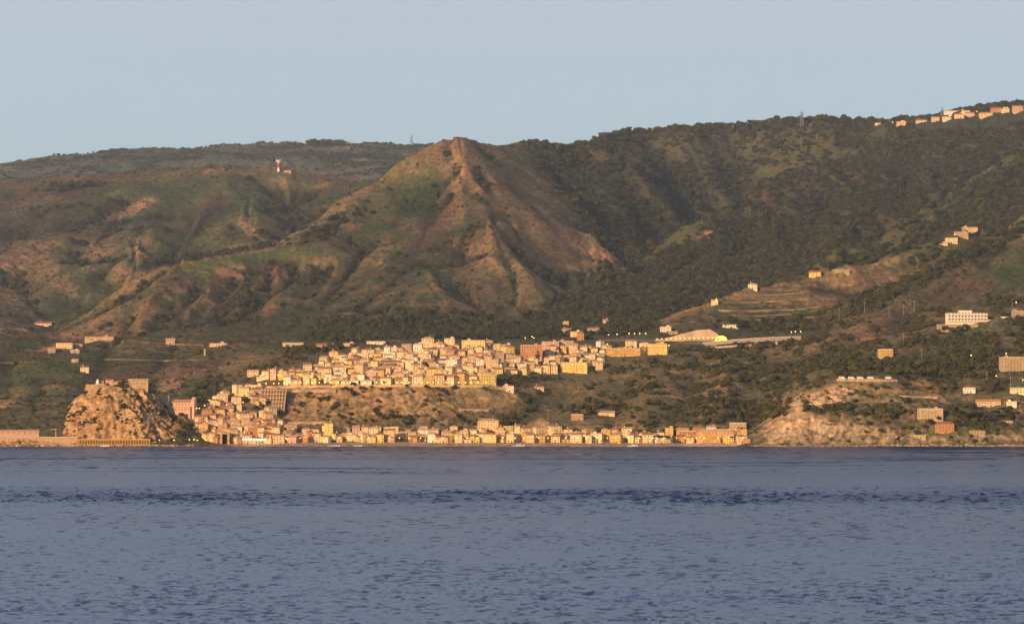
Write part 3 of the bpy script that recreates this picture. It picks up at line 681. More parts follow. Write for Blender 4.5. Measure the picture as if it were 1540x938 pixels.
# ------------------------------------------------------------------ houses
COLS = {'cream': (.82, .64, .35), 'white': (.85, .75, .54), 'peach': (.77, .53, .28), 'yellow': (.80, .58, .20), 'ochre': (.62, .40, .14), 'pink': (.68, .45, .32), 'terracotta': (.50, .26, .12), 'tan': (.50, .37, .22)}
ROOFC = [(.38, .19, .09), (.46, .26, .13), (.34, .18, .10), (.50, .32, .18), (.56, .38, .22)]
FLATC = [(.50, .38, .26), (.42, .33, .24), (.60, .46, .30)]
NUM = {1: 'one', 2: 'two', 3: 'three', 4: 'four', 5: 'five', 6: 'six'}
def window_mesh(w=1.1, h=1.5):
    return MB().box(-w/2, w/2, -.07, .05, -h/2, h/2).mesh('window', M_WIN)
WIN = window_mesh(); SHUT = MB().box(-.35, .35, -.1, .04, -.85, .85).mesh('shutter', M_SHUT)
DOOR = MB().box(-.7, .7, -.08, .05, 0, 2.3).mesh('door', M_SHUT)
HP = {}
def house_meshes(w, d, fl, roof):
    k = (w, d, fl, roof)
    if k in HP: return HP[k]
    h = fl * 3.2 + .3
    wb = MB().box(-w/2, w/2, -d/2, d/2, -9, h)
    if fl >= 3:
        for q_ in range(1, fl): wb.box(-w/2 - .12, w/2 + .12, -d/2 - .12, -d/2 + .02, q_*3.2 - .12, q_*3.2 + .14)
    wall = wb.mesh('wall', M_WALL)
    rb = MB()
    if roof == 'gable': rb.gable(-w/2 - .5, w/2 + .5, -d/2 - .6, d/2 + .6, h + .004, d * .24)
    elif roof == 'hip': rb.hip(-w/2 - .6, w/2 + .6, -d/2 - .6, d/2 + .6, h + .004, d * .24)
    else:
        rb.box(-w/2 - .25, w/2 + .25, -d/2 - .25, d/2 + .25, h + .004, h + .3)
        for a in ((-w/2 - .1, w/2 + .1, -d/2 - .1, -d/2 + .2), (-w/2 - .1, w/2 + .1, d/2 - .2, d/2 + .1), (-w/2 - .1, -w/2 + .2, -d/2 + .204, d/2 - .204), (w/2 - .2, w/2 + .1, -d/2 + .204, d/2 - .204)): rb.box(*a, h + .304, h + 1.1)
    rm = rb.mesh('roof', M_ROOF)
    ch = MB().box(-.5, .5, -.5, .5, 0, 2.4).box(-.65, .65, -.65, .65, 2.404, 2.7).mesh('chimney', M_WALL) if roof != 'flat' else MB().box(-1.8, 1.8, -1.6, 1.6, 0, 2.5).box(-2, 2, -1.8, 1.8, 2.504, 2.75).mesh('stair_head', M_WALL)
    bal = MB().box(-w*.3, w*.3, -d/2 - 1.3, -d/2 - .01, 0, .18).box(-w*.3, w*.3, -d/2 - 1.3, -d/2 - 1.2, .184, 1.05).mesh('balcony', M_WALL)
    HP[k] = (h, wall, rm, ch, bal)
    return HP[k]
def shade(c, v=.08):
    f = 1 + random.uniform(-v, v); return (min(c[0]*f, .88), min(c[1]*f*random.uniform(.96, 1.04), .88), min(c[2]*f, .88), 1)
def house(px, py, w, d, fl, roof, colour, zone, group, rz=0., name='house', cat='house', loc=None, nwin=None, lowest=0, balc=False, stem=None, roofcol=None, side=True):
    x, y, z = loc if loc else hit(px, py)
    h, wall, rm, ch, bal = house_meshes(w, d, fl, roof)
    rt = {'gable': 'pitched roof', 'hip': 'hipped roof', 'flat': 'flat roof'}[roof]
    r = thing(name, '', cat, (x, y + d/2, z), rz, group)
    c = shade(COLS[colour])
    o = link('wall', wall, r); o.color = c
    rf = link('roof', rm, r); rf.color = shade(roofcol or (random.choice(FLATC) if roof == 'flat' else random.choice(ROOFC)), .15)
    if random.random() < .6:
        q_ = link('stair_head' if roof == 'flat' else 'chimney', ch, rf); q_.color = c
        q_.location = (random.choice((-1, 1)) * w * .22, d * .1, h + (.31 if roof == 'flat' else .8))
    nc = nwin or max(2, round(w / 3.6))
    for f in range(lowest, fl):
        for i in range(nc):
            xx = -w/2 + w * (i + .5) / nc
            if f == 0 and i == nc // 2: 
                dd = link('door', DOOR, r); dd.location = (xx, -d/2, 0); continue
            if random.random() < .22: continue
            o = link('window', WIN, r); o.location = (xx + random.uniform(-.5, .5), -d/2, f*3.2 + 1.9 + random.uniform(-.15, .1)); o.scale = (random.uniform(.7, 1.3), 1, random.uniform(.7, 1.15))
        if side and f == fl - 1:
            o = link('window', WIN, r); o.location = (-w/2, 0, f*3.2 + 1.9); o.rotation_euler.z = -math.pi/2
        if balc and f > 0:
            o = link('balcony', bal, r); o.location = (0, 0, f*3.2 + .4); o.color = c
    rec(r, stem or f'{colour} {NUM[fl]}-storey {cat} with {rt} {zone}', px)
    return r
PALS = {'up': ['cream']*5 + ['white']*3 + ['peach']*3 + ['yellow']*2 + ['pink', 'tan', 'ochre'], 'quay': ['ochre']*3 + ['peach']*3 + ['terracotta']*3 + ['pink']*2 + ['cream']*3 + ['tan', 'yellow'], 'mar': ['yellow']*3 + ['cream']*4 + ['white']*2 + ['peach']*3 + ['ochre']*2 + ['terracotta', 'pink']}
NOHOUSE = []   # photo rectangles taken by landmark buildings: px0, px1, py0, py1 (base)
def blocked(px, py): return any(a <= px <= b and c <= py <= d for a, b, c, d in NOHOUSE)
NOHOUSE += [(836, 892, 538, 566), (778, 822, 530, 552), (332, 345, 655, 670), (690, 734, 517, 533), (718, 752, 640, 649), (650, 664, 541, 552), (968, 1012, 520, 536), (905, 966, 527, 540), (732, 745, 560, 590), (388, 430, 585, 612)]
def row(py, x0, x1, sp, zone, group, pal, lowest, jit=1.6, drop=.04):
    px = x0 + random.uniform(0, 6)
    while px < x1:
        w = random.choice([7.5, 8.5, 9.5, 10.5, 11.5, 13, 15]); st = sp * (w / 12.2) * random.uniform(.92, 1.1)
        p = px + st / 2; px += st
        if p > x1 or blocked(p, py) or random.random() < drop: continue
        fl = random.choice([2, 2, 3, 3, 3, 4]) if pal != 'mar' else random.choice([1, 2, 2, 3, 3, 4])
        roof = random.choice(['gable', 'gable', 'hip', 'hip', 'flat'])
        house(p, py + random.uniform(-jit, jit), w, random.choice([9, 10.5]), fl, roof, random.choice(PALS[pal]), zone, group, R(random.choice((0, 0, 25, -25, 90 if w < 11 else 0)) + random.uniform(-14, 14)), lowest=min(lowest, fl - 1), balc=(w > 14 and random.random() < .6))
UG = 'houses of the hillside town'
for py, a, b, sp, zone, low in [
    (579.5, 425, 736, 17.2, 'along the cliff-edge promenade', 0), (572, 392, 732, 17.5, 'just behind the promenade', 1), (564.5, 430, 738, 18, 'in the lower upper-town', 1),
    (557.5, 468, 742, 18, 'in the middle upper-town', 1), (551, 480, 752, 18, 'on upper-town middle terrace', 1), (544.5, 492, 770, 18, 'on the upper-town high terrace', 1),
    (537.5, 525, 780, 18, 'near the upper-town top', 1), (531, 572, 775, 18.5, 'on the upper-town crest', 1), (525, 628, 742, 18, 'highest in the upper town', 0),
    (560, 742, 836, 18, 'above the ravine trees', 0), (566, 742, 800, 18, 'lowest above the ravine trees', 0), (551, 756, 838, 18, 'beside the yellow block', 1), (540, 800, 905, 19, 'right of the brown block', 1), (532, 818, 905, 19, 'below the hillside church', 0), (556, 893, 912, 17, 'right of the yellow block', 0)]:
    row(py, a, b, sp, zone, UG, 'up', low)
QG = 'houses of the old quarter by the castle rock'
for py, a, b, sp, zone, low in [
    (666, 346, 452, 18, 'on the old quay', 0), (659.5, 318, 448, 17, 'behind the old quay', 1), (653, 300, 440, 17, 'in the lower old-quarter', 1), (646, 292, 428, 17, 'in the middle old-quarter', 1),
    (638.5, 290, 415, 17.5, 'on the old-quarter slope', 1), (630, 300, 372, 18, 'high in the old quarter', 1), (630, 385, 408, 15, 'under the lattice wall', 0), (604, 322, 352, 15, 'above the old quarter', 0), (597, 348, 392, 15, 'left of the lattice wall', 0), (588, 368, 400, 15, 'above the lattice wall', 0)]:
    row(py, a, b, sp, zone, QG, 'quay' if py > 606 else 'up', low)
MG = 'houses along the beach'
for py, a, b, sp, zone, low in [
    (664.8, 455, 1128, 17.0, 'on the beachfront', 0), (659.2, 452, 1122, 18.5, 'in the second beach row', 0), (654.5, 742, 800, 19, 'behind the beach hotel', 0), (654, 1040, 1120, 20, 'under the green hill', 0)]:
    row(py, a, b, sp, zone, MG, 'mar', low, 1.9, .03)

# beyond the three hundred larger houses: the small ones wedged between them, one mass
def infill():
    m, nt, b = newmat('plaster and tiles of small houses'); at = N(nt, 'ShaderNodeAttribute', attribute_name='cover'); tc = N(nt, 'ShaderNodeTexCoord'); no = N(nt, 'ShaderNodeTexNoise'); no.inputs['Scale'].default_value = .6
    nt.links.new(tc.outputs['Object'], no.inputs['Vector']); mr = N(nt, 'ShaderNodeMapRange'); mr.inputs['To Min'].default_value = .6; mr.inputs['To Max'].default_value = 1.35; nt.links.new(no.outputs['Fac'], mr.inputs['Value'])
    mx = N(nt, 'ShaderNodeMix', data_type='RGBA', blend_type='MULTIPLY'); mx.inputs[0].default_value = 1; nt.links.new(at.outputs['Color'], mx.inputs[6]); nt.links.new(mr.outputs['Result'], mx.inputs[7]); nt.links.new(mx.outputs[2], b.inputs['Base Color'])
    mb = MB(); cols = []
    spots = [(random.uniform(a, b_), py + random.uniform(-2, 2), pal) for py, a, b_, n_, pal in [(576, 430, 735, 26, 'up'), (568, 430, 738, 26, 'up'), (561, 460, 745, 26, 'up'), (554, 480, 760, 24, 'up'), (547, 490, 775, 24, 'up'), (540, 520, 790, 22, 'up'), (534, 560, 780, 18, 'up'), (528, 620, 760, 12, 'up'), (536, 800, 908, 10, 'up'), (546, 770, 905, 24, 'up'), (541, 790, 908, 12, 'up'), (529, 860, 930, 8, 'up'), (560, 800, 842, 5, 'up'), (556, 745, 840, 12, 'up'), (522, 880, 1000, 8, 'up'), (532, 905, 1000, 8, 'up'),
        (662, 300, 450, 18, 'quay'), (665, 300, 450, 16, 'quay'), (655, 290, 440, 22, 'quay'), (648, 288, 430, 20, 'quay'), (641, 286, 415, 14, 'quay'), (633, 290, 380, 10, 'quay'), (624, 310, 360, 5, 'quay'), (600, 325, 400, 8, 'up'), (593, 370, 432, 7, 'up'), (608, 318, 395, 9, 'quay'), (616, 306, 360, 7, 'quay'),
        (664.5, 455, 1128, 40, 'mar'), (662, 455, 1125, 42, 'mar'), (656.5, 455, 1120, 40, 'mar'), (653, 440, 700, 12, 'mar'), (652, 500, 830, 10, 'mar')] for _ in range(n_)]
    for px, py, pal in spots:
        x, y, z = hit(px, py); w, d, h = random.uniform(5.5, 9.5), random.uniform(6, 9), random.uniform(4, 9.5); a = R(random.choice((0, 0, 30, -30, 90)) + random.uniform(-15, 15))
        c = shade(COLS[random.choice(PALS[pal])], .15)[:3]; rc = shade(random.choice(ROOFC), .2)[:3]
        k = MB().box(-w/2, w/2, -d/2, d/2, -8, h); n0 = len(k.v); (k.gable if random.random() < .6 else k.hip)(-w/2 - .4, w/2 + .4, -d/2 - .4, d/2 + .4, h + .004, d * .26); n1 = len(k.v)
        for i in range(max(1, int(w / 4))):
            for f in range(int(h // 3)): k.box(-w/2 + w*(i + .5)/max(1, int(w / 4)) - .5, -w/2 + w*(i + .5)/max(1, int(w / 4)) + .5, -d/2 - .06, -d/2 - .004, f*3.1 + 1.1, f*3.1 + 2.4)
        cols += [c] * n0 + [rc] * (n1 - n0) + [(.11, .09, .075)] * (len(k.v) - n1)
        ca, sa = math.cos(a), math.sin(a); mb.add([(x + p[0]*ca - p[1]*sa, y + d/2 + p[0]*sa + p[1]*ca, z + p[2]) for p in k.v], k.f)
    me = mb.mesh('small_houses', m); at_ = me.color_attributes.new('cover', 'FLOAT_COLOR', 'POINT'); at_.data.foreach_set('color', np.concatenate([np.array(cols), np.ones((len(cols), 1))], 1).astype(np.float32).ravel())
    link('small_houses', me, kind='stuff', label='mass of small houses wedged between the larger ones of the town')
infill()
# landmark blocks
BG = 'large blocks of the upper town'
house(864, 561, 33, 14, 4, 'flat', 'yellow', '', BG, R(-6), 'apartment_block', 'apartment block', balc=True, stem='big golden yellow apartment block at the right end of the upper town')
house(799, 543, 27, 14, 6, 'flat', 'terracotta', '', BG, R(4), 'apartment_block', 'apartment block', stem='tall brown apartment block behind the dark conifer')
house(828, 530, 22, 12, 4, 'flat', 'pink', '', BG, R(-4), 'apartment_block', 'apartment block', balc=True, stem='pinkish flat-topped block right of the tall brown block')
house(851, 529, 20, 12, 4, 'flat', 'tan', '', BG, R(0), 'apartment_block', 'apartment block', stem='tan flat-topped block under the hillside tower')
house(713, 528, 30, 12, 4, 'flat', 'yellow', '', BG, R(-8), 'apartment_block', 'apartment block', stem='yellow apartment block at the top right of upper town')
house(645, 529, 36, 12, 3, 'flat', 'cream', '', BG, R(5), 'apartment_block', 'apartment block', stem='long cream block on the crest of the upper town')
house(990, 533, 25, 13, 4, 'flat', 'yellow', '', BG, R(-10), 'apartment_block', 'apartment block', balc=True, stem='yellow balconied block below the motorway, nearer the viaduct')
house(937, 536, 44, 13, 3, 'flat', 'ochre', '', BG, R(0), 'apartment_block', 'apartment block', balc=True, stem='long ochre block below the motorway with lit lamps')
house(732, 580.5, 20, 12, 5, 'flat', 'yellow', '', BG, R(20), 'apartment_block', 'apartment block', stem='tall block ending the cliff promenade above the ravine')
house(765, 589, 13, 9, 2, 'flat', 'cream', '', BG, R(-5), 'house', 'house', stem='small lone cream house right of the promenade end')
house(810, 586, 12, 8, 1, 'gable', 'cream', '', BG, R(10), 'house', 'house', stem='single-storey cream house among trees above the ravine')
house(734, 645, 25, 13, 3, 'hip', 'peach', '', 'beach hotels', R(0), 'hotel', 'hotel', stem='square peach hotel standing above the beach houses')
house(494, 661, 10, 9, 6, 'hip', 'yellow', '', 'beach hotels', 0, 'tower_house', 'tower house', stem='narrow tall yellow tower house on the beachfront')
house(1075, 665.5, 42, 13, 4, 'hip', 'ochre', '', 'beach hotels', R(-4), 'hotel', 'hotel', balc=True, stem='large orange hotel with balconies by the right beach end')
house(1034, 661, 20, 11, 3, 'flat', 'terracotta', '', 'beach hotels', R(3), 'hotel', 'hotel', balc=True, stem='terracotta hotel block left of the large orange hotel')
house(873, 512, 9, 9, 3, 'hip', 'terracotta', '', BG, 0, 'bell_tower', 'bell tower', stem='short orange bell tower below the wooded slope')
for px, py, w, fl, roof, col, stem in [
    (852, 503, 11, 2, 'gable', 'pink', 'pink farmhouse on wooded slope above the tall brown block'), (866, 507, 14, 2, 'flat', 'yellow', 'yellow house left of the bell tower on the slope'), (893, 502, 16, 2, 'gable', 'tan', 'tan farmhouse on the slope right of the bell tower'),
    (851, 495, 7, 3, 'flat', 'yellow', 'narrow golden house highest on the slope above town'), (911, 489, 8, 2, 'gable', 'pink', 'small pinkish cottage alone in the trees above the motorway'),
    (1001, 500, 14, 2, 'flat', 'white', 'white house at the left of the pale retaining slope'), (1012, 503, 12, 1, 'flat', 'tan', 'low tan shed beside the pale retaining slope'), (1099, 493, 20, 1, 'flat', 'white', 'long white shed on the terraces above the tunnel'),
    (1075, 459, 9, 2, 'gable', 'cream', 'cream cottage at the tip of the terraced spur'), (1132, 435, 12, 2, 'hip', 'white', 'white domed cottage on the terraced spur skyline'), (1226, 417, 16, 2, 'gable', 'yellow', 'yellow house with annexe on the terraced spur'), (1265, 410, 22, 1, 'flat', 'tan', 'long tan ruin on the terraced spur'),
    (1415, 368, 18, 1, 'flat', 'cream', 'low cream house lowest of the ridge hamlet'), (1431, 366, 17, 2, 'flat', 'cream', 'boxy cream house in the middle of the ridge hamlet'), (1446, 357, 20, 2, 'flat', 'tan', 'tan house stepping up the ridge hamlet'), (1458, 350, 22, 2, 'flat', 'peach', 'peach house topping the ridge hamlet'),
    (1332, 538, 17, 3, 'flat', 'ochre', 'ochre house among trees below the bare slope'), (1458, 591, 14, 2, 'hip', 'white', 'white villa among dark trees above the tan manor'), (1523, 558, 30, 5, 'flat', 'tan', 'five-storey tan block at the right edge of the view'),
    (1531, 480, 14, 3, 'flat', 'tan', 'tan house right of the white hillside hotel'), (1400, 632, 30, 4, 'flat', 'tan', 'big tan stone manor above the headland shore'), (1422, 650, 22, 3, 'hip', 'terracotta', 'orange villa with red hipped roof on the headland shore'),
    (1487, 612, 28, 2, 'gable', 'peach', 'long peach house half hidden by dark headland trees'), (1522, 613, 12, 2, 'flat', 'white', 'small white house near the right edge above the shore'), (1514, 638, 14, 1, 'flat', 'tan', 'low tan boathouse at the right end of the headland'), (1383, 660, 16, 1, 'flat', 'tan', 'low stone hut at the water edge of the headland'), (1470, 655, 18, 1, 'gable', 'tan', 'low tan building behind the headland rocks'),
    (1531, 592, 18, 2, 'flat', 'cream', 'cream house at the right edge below the tan block'),
    (1320, 188.5, 9, 1, 'gable', 'cream', 'small cream hut on the right skyline before the others'), (1356, 190, 16, 2, 'flat', 'yellow', 'lit yellow house at the left end of the skyline hamlet'), (1386, 184.5, 18, 1, 'gable', 'cream', 'low cream bungalow on the skyline left of the long villa'), (1407, 183, 13, 2, 'gable', 'cream', 'cream house below the long skyline villa, left one'), (1424, 182.5, 13, 2, 'flat', 'white', 'white house with lamp below the long skyline villa'), (1443, 178.5, 16, 2, 'hip', 'peach', 'peach house beneath the right end of skyline villa'), (1459, 176.5, 15, 2, 'gable', 'pink', 'pink house right of the skyline villa'), (1483, 176.5, 20, 2, 'flat', 'yellow', 'bright yellow block on the right skyline'), (1498, 169.5, 17, 2, 'gable', 'terracotta', 'terracotta house between skyline trees'), (1512, 170, 13, 2, 'flat', 'cream', 'cream house on skyline near the right edge'), (1531, 170, 16, 3, 'gable', 'peach', 'peach house at the right end of the skyline hamlet'), (1440, 173.5, 42, 2, 'flat', 'white', 'long white villa topping the right skyline'),
    (65, 490, 24, 1, 'gable', 'cream', 'long low cream farm building on the far left slope'), (97, 524, 22, 2, 'flat', 'peach', 'peach farmhouse topping the left coastal terraces'), (77, 531, 10, 2, 'gable', 'tan', 'small tan house left on the coastal terraces'), (112, 531, 12, 1, 'flat', 'tan', 'low tan shed below the peach farmhouse'), (118, 522, 10, 1, 'gable', 'pink', 'small pink cottage right of the peach farmhouse'), (127, 560, 11, 2, 'gable', 'cream', 'lone cream house on the green slope above the castle'),
    (113, 545, 9, 1, 'flat', 'tan', 'tiny tan hut beside the coast road'), (150, 511, 40, 1, 'flat', 'tan', 'long tan greenhouse shed at the foot of left slope'), (256, 518, 12, 2, 'gable', 'tan', 'tan farmhouse on the slope left of upper town'), (328, 521, 22, 1, 'flat', 'cream', 'low cream house at the mountain foot, left of upper town'), (440, 520, 26, 1, 'flat', 'cream', 'long low cream shed at the foot of the mountain'), (488, 523, 22, 1, 'gable', 'tan', 'tan barn at the mountain foot above upper town'), (525, 521, 14, 1, 'flat', 'pink', 'pink shed at the mountain foot above upper town'), (566, 518, 24, 1, 'flat', 'white', 'bright white building at the mountain foot above upper town'),
    (380, 566, 14, 2, 'gable', 'peach', 'peach house left above the promenade among trees'), (398, 571, 20, 1, 'flat', 'white', 'low white house beside the upper-town entrance'), (868, 632, 14, 2, 'flat', 'tan', 'tan house on the green hill above the beach'), (912, 625, 20, 1, 'gable', 'cream', 'cream bungalow on the green hill above the beach'), (1110, 645, 20, 2, 'flat', 'tan', 'tan block at the foot of the green hill, right end')]:
    house(px, py, w, max(7, min(w * .6, 12)), fl, roof, col, '', 'scattered villas and farmhouses', R(random.uniform(-10, 10)), 'villa', 'villa', stem=stem, balc=(fl > 2))

# ------------------------------------------------------------------ white hillside hotel
def hillside_hotel():
    x, y, z = hit(1454, 489)
    r = thing('hotel', 'wide white terraced hotel with rows of balconies on the right hillside', 'hotel', (x, y + 6, z), R(8))
    w = 50
    b = MB().box(-w/2, w/2, -6, 8, -8, 15); b.box(-w/2 + 16, w/2 - 18, -2, 6, 15.004, 18.5)
    o = b.build('wall', M_WALL, r); o.color = (.84, .76, .60, 1)
    for k in range(3):
        o = MB().box(-w/2 - .8, w/2 + .8, -8.2, -6.01, 4.2 + k*4.2, 4.6 + k*4.2).box(-w/2 - .8, w/2 + .8, -8.2, -8, 4.604 + k*4.2, 5.6 + k*4.2).build('balcony', M_WALL, r); o.color = (.86, .78, .62, 1)
        for i in range(12):
            o = link('window', WIN, r); o.location = (-w/2 + (i + .5) * w/12, -6, 6.6 + k*4.2); o.scale = (1.6, 1, 1.3)
    o = MB().box(-w/2 - .5, w/2 + .5, -6.5, 8.5, 15.004, 15.4).build('roof', M_ROOF, r); o.color = (.7, .6, .45, 1)
    o = MB().box(w/2, w/2 + 20, -5, 7, -8, 7).box(w/2 + 20, w/2 + 28, -4, 7, -8, 11).build('wing', M_WALL, r); o.color = (.82, .74, .6, 1)
    x2, y2, z2 = hit(1440, 496)
    t = thing('retaining_wall', 'long tan terrace wall under the white hillside hotel', 'retaining wall', (x2, y2, z2), R(4))
    MB().box(-26, 26, -1, 2, -8, 6.5).build('wall', M_STONE, t)
    o = MB().box(-26.4, 26.4, -1.4, 2.2, 6.504, 7).build('coping', M_PALE, t)
    for i in range(9): o = MB().box(-24 + i*6, -23 + i*6, -1.8, -1.004, -8, 6.3).build('buttress', M_STONE, t)
hillside_hotel()

# ------------------------------------------------------------------ castle rock
def castle_rock():
    cx_, cy_ = P3(185, 600, 5040)[0], 5040.
    nt_, nr_ = 420, 150
    th = np.linspace(0, 2*math.pi, nt_, endpoint=False); t = np.concatenate([np.linspace(0, 1, nr_), np.full(40, 1.0)])
    shrink = np.concatenate([np.ones(nr_), np.linspace(.975, 0.0, 40)])
    T, TH = np.meshgrid(t, th, indexing='ij'); SH = np.repeat(shrink[:, None], nt_, 1)
    pr = np.interp(T, [0, .12, .3, .55, .79, .95, 1], [1.38, 1.2, 1.0, .82, .64, .54, .5]); pl = np.interp(T, [0, .3, .5, .66, .8, .9, 1], [1, .99, .96, .92, .84, .74, .64])
    cw = sstep(-.4, .4, np.cos(TH)); pf = pr * cw + pl * (1 - cw)
    fr = np.interp(T, [0, .4, .8, 1], [1, .88, .70, .5]); fw = sstep(.3, .9, -np.sin(TH)); 
    pf = pf * (1 - fw * .6) + fr * fw * .6
    rx, ry = 63., 56.
    zz = T * 69 + 1
    a = TH * 55
    big = fbm(np.cos(TH) * 2.2 + 3, np.sin(TH) * 2.2 + zz / 45, 3, 8) * 8
    strat = ridged(a / 34 + zz / 50, zz / 34 + np.sin(TH), 5, 18) * 13 - 7 + 3.2 * np.abs(perlin(a / 7 + zz / 40, zz / 38, 19)) + 2.5 * np.round(2 * perlin(a / 20 - zz / 30, zz / 16, 29)) / 2
    fine = fbm(a / 5, zz / 4.5, 4, 27) * 1.9
    wrapw = 1 - sstep(5.9, 6.28, TH) * 0
    rad = 1 + (big + strat + fine) / 58 * np.clip(SH, .3, 1)
    x = cx_ + np.cos(TH) * rx * pf * rad * SH; y = cy_ + np.sin(TH) * ry * pf * rad * SH
    top = 3.5 * fbm(x / 18, y / 18, 3, 9)
    z = zz + np.where(SH < 1, (1 - SH) * 3, 0) + top * sstep(.8, 1, T) + 1.2 * fbm(a / 9, zz / 9, 3, 33)
    V_ = np.stack([x, y, z], -1).reshape(-1, 3)
    i = np.arange(len(t) - 1)[:, None] * nt_ + np.arange(nt_)[None]; j = np.arange(len(t) - 1)[:, None] * nt_ + (np.arange(nt_)[None] + 1) % nt_
    Fq = np.stack([i, j, j + nt_, i + nt_], -1).reshape(-1, 4)
    me = mesh_np('castle_rock', V_, Fq, M_ROCK)
    link('castle_rock', me, kind='structure', label='steep sunlit rocky crag crowned by an old castle')
    return V_.reshape(len(t), nt_, 3), T, TH
CRV, CRT, CRTH = castle_rock()
def rocktop(px, Y):
    u, _ = ray(px, 600); x = float(u) * Y
    d = (CRV[..., 0] - x) ** 2 + (CRV[..., 1] - Y) ** 2
    return x, Y, float(CRV[..., 2].ravel()[np.argsort(d.ravel())[:6]].max())
def part(r, name, mat, boxes, col=None, **kw):
    b = MB()
    for q_ in boxes: b.box(*q_)
    o = b.build(name, mat, r, **kw)
    if col: o.color = (*col, 1)
    return o
def castle():
    x, y, z = rocktop(184, 5040)
    r = thing('castle', 'old stone castle of low walls and bastion on top of the rock', 'castle', (x, y, z))
    dx = lambda px: (px - 184) * .783
    part(r, 'bastion', M_STONE, [(dx(196), dx(225), -22, 14, -16, 4.5)])
    part(r, 'parapet', M_STONE, [(dx(195), dx(226), -22.6, -21, 4.504, 6), (dx(195), dx(196.2), -20.9, 14, 4.504, 6), (dx(224.8), dx(226), -20.9, 14, 4.504, 6)])
    part(r, 'curtain_wall', M_STONE, [(dx(131), dx(143), -16, -13, -14, -.5), (dx(131), dx(133), -12.9, 10, -14, -.5)])
    part(r, 'curtain_wall', M_STONE, [(dx(143.5), dx(168), -17, -15, -12, 0), (dx(168.2), dx(195), -19, -17, -12, 1)])
    part(r, 'tower', M_WHITE, [(dx(146), dx(150), -14, -10, -10, 4), (dx(147), dx(149), -13, -11, 4.004, 5.5)])
    part(r, 'turret', M_STONE, [(dx(154.5), dx(157.5), -14, -11, -10, 3.5)])
    for a, b_, h in ((160, 172, 4.2), (171.5, 182, 2.2)):
        o = part(r, 'house_wing', M_WALL, [(dx(a), dx(b_), -13, -3, -8, h)], COLS['pink'])
        rf = MB().gable(dx(a) - .4, dx(b_) + .4, -13.5, -2.5, h + .004, 2).build('roof', M_ROOF, o); rf.color = (*ROOFC[0], 1)
        for i in range(3):
            w_ = link('window', WIN, o); w_.location = (dx(a) + (i + .5) * (dx(b_) - dx(a)) / 3, -13, h - 1.8)
    part(r, 'keep', M_STONE, [(dx(180.5), dx(183), -10, -7, -6, 4.2)])
    o = MB().tube((dx(206), -4, 4.4), (dx(206), -4, 13), .22, .1).build('flagpole', M_STEEL, r)
    for i in range(5):
        w_ = link('window', WIN, r); w_.location = (dx(199 + i*5.3), -22, 0)
castle()
# arcaded sea wall at the foot of the rock
def sea_wall():
    x0, y0, z0 = P3(118, 669, 4962); x1 = P3(226, 669, 4962)[0]
    r = thing('sea_wall', 'lamp-lit ochre arcaded wall running along the foot of the castle rock', 'sea wall', ((x0 + x1) / 2, 4962, 0))
    w = (x1 - x0) / 2
    MB().box(-w, w, 0, 6, -3, 8.1).build('wall', M_OCHRE, r)
    MB().box(-w - .3, w + .3, -.9, 6.2, 8.104, 8.7).build('coping', M_PALE, r)
    MB().box(-w - 14, w + 12, -5, 5.9, -4, 2.2).build('footing', M_CONC, r)
    n_ = 26
    pil = MB().box(-.55, .55, -.7, -.004, 2.204, 8.1).mesh('pilaster', M_OCHRE)
    arch = MB()
    pts = [(-.95, 0)] + [(.95 * math.cos(math.pi - a), 3.2 + .95 * math.sin(a)) for a in np.linspace(0, math.pi, 8)] + [(.95, 0)]
    arch.add([(p[0], -.06, p[1]) for p in pts], [tuple(range(len(pts)))]); am = arch.mesh('arch_shade', noisy('shadowed arch', (.16, .09, .03), .2, .5))  # flat dark plates: shade inside the arches painted onto the wall face
    for i in range(n_ + 1):
        o = link('pilaster', pil, r); o.location = (-w + 1 + i * (2*w - 2) / n_, 0, 0)
        if i < n_: o = link('arch_shade', am, r); o.location = (-w + 1 + (i + .5) * (2*w - 2) / n_, 0, 2.6)
sea_wall()

# ------------------------------------------------------------------ pink church by the rock
def church():
    x, y, z = hit(268, 620)
    r = thing('church', 'long pink church with bell tower on the saddle beside the castle rock', 'church', (x, y + 8, z), R(-7))
    pk = (.66, .40, .26)
    part(r, 'nave', M_WALL, [(-18, 19, -7, 7, -12, 12)], pk)
    o = MB().gable(-18.5, 19.5, -7.6, 7.6, 12.004, 3.6).build('roof', M_ROOF, r); o.color = (.46, .26, .17, 1)
    part(r, 'aisle', M_WALL, [(-12, 16, -11, -7.004, -12, 6.5)], pk)
    part(r, 'aisle_roof', M_ROOF, [(-12.4, 16.4, -11.4, -7.008, 6.504, 6.9)], (.40, .22, .14))
    part(r, 'bell_tower', M_WALL, [(-13.5, -9.8, -10.5, -7.2, -10, 19)], (.72, .47, .32))
    o = MB().hip(-14, -9.4, -11, -6.8, 19.004, 2.6).build('tower_roof', M_ROOF, r); o.color = (*ROOFC[1], 1)
    part(r, 'facade', M_WALL, [(16.5, 20.2, -8, 8, -12, 14.2)], (.72, .46, .32))
    o = MB().gable(16.3, 20.4, -8.2, 8.2, 14.204, 4).build('pediment', M_WALL, r); o.color = (.72, .46, .32, 1)
    part(r, 'apse', M_WALL, [(-22.5, -18.004, -5, 5, -12, 8)], pk)
    for i in range(7):
        o = link('window', WIN, r); o.location = (-9.5 + i*3.9, -7, 9.6); o.scale = (.9, 1, 1.3)
        o = link('window', WIN, r); o.location = (-9.5 + i*3.9, -11, 3.6); o.scale = (.9, 1, 1.3)
    o = link('belfry_opening', WIN, r); o.location = (-11.6, -10.5, 16); o.scale = (1, 1, 1.5)
church()
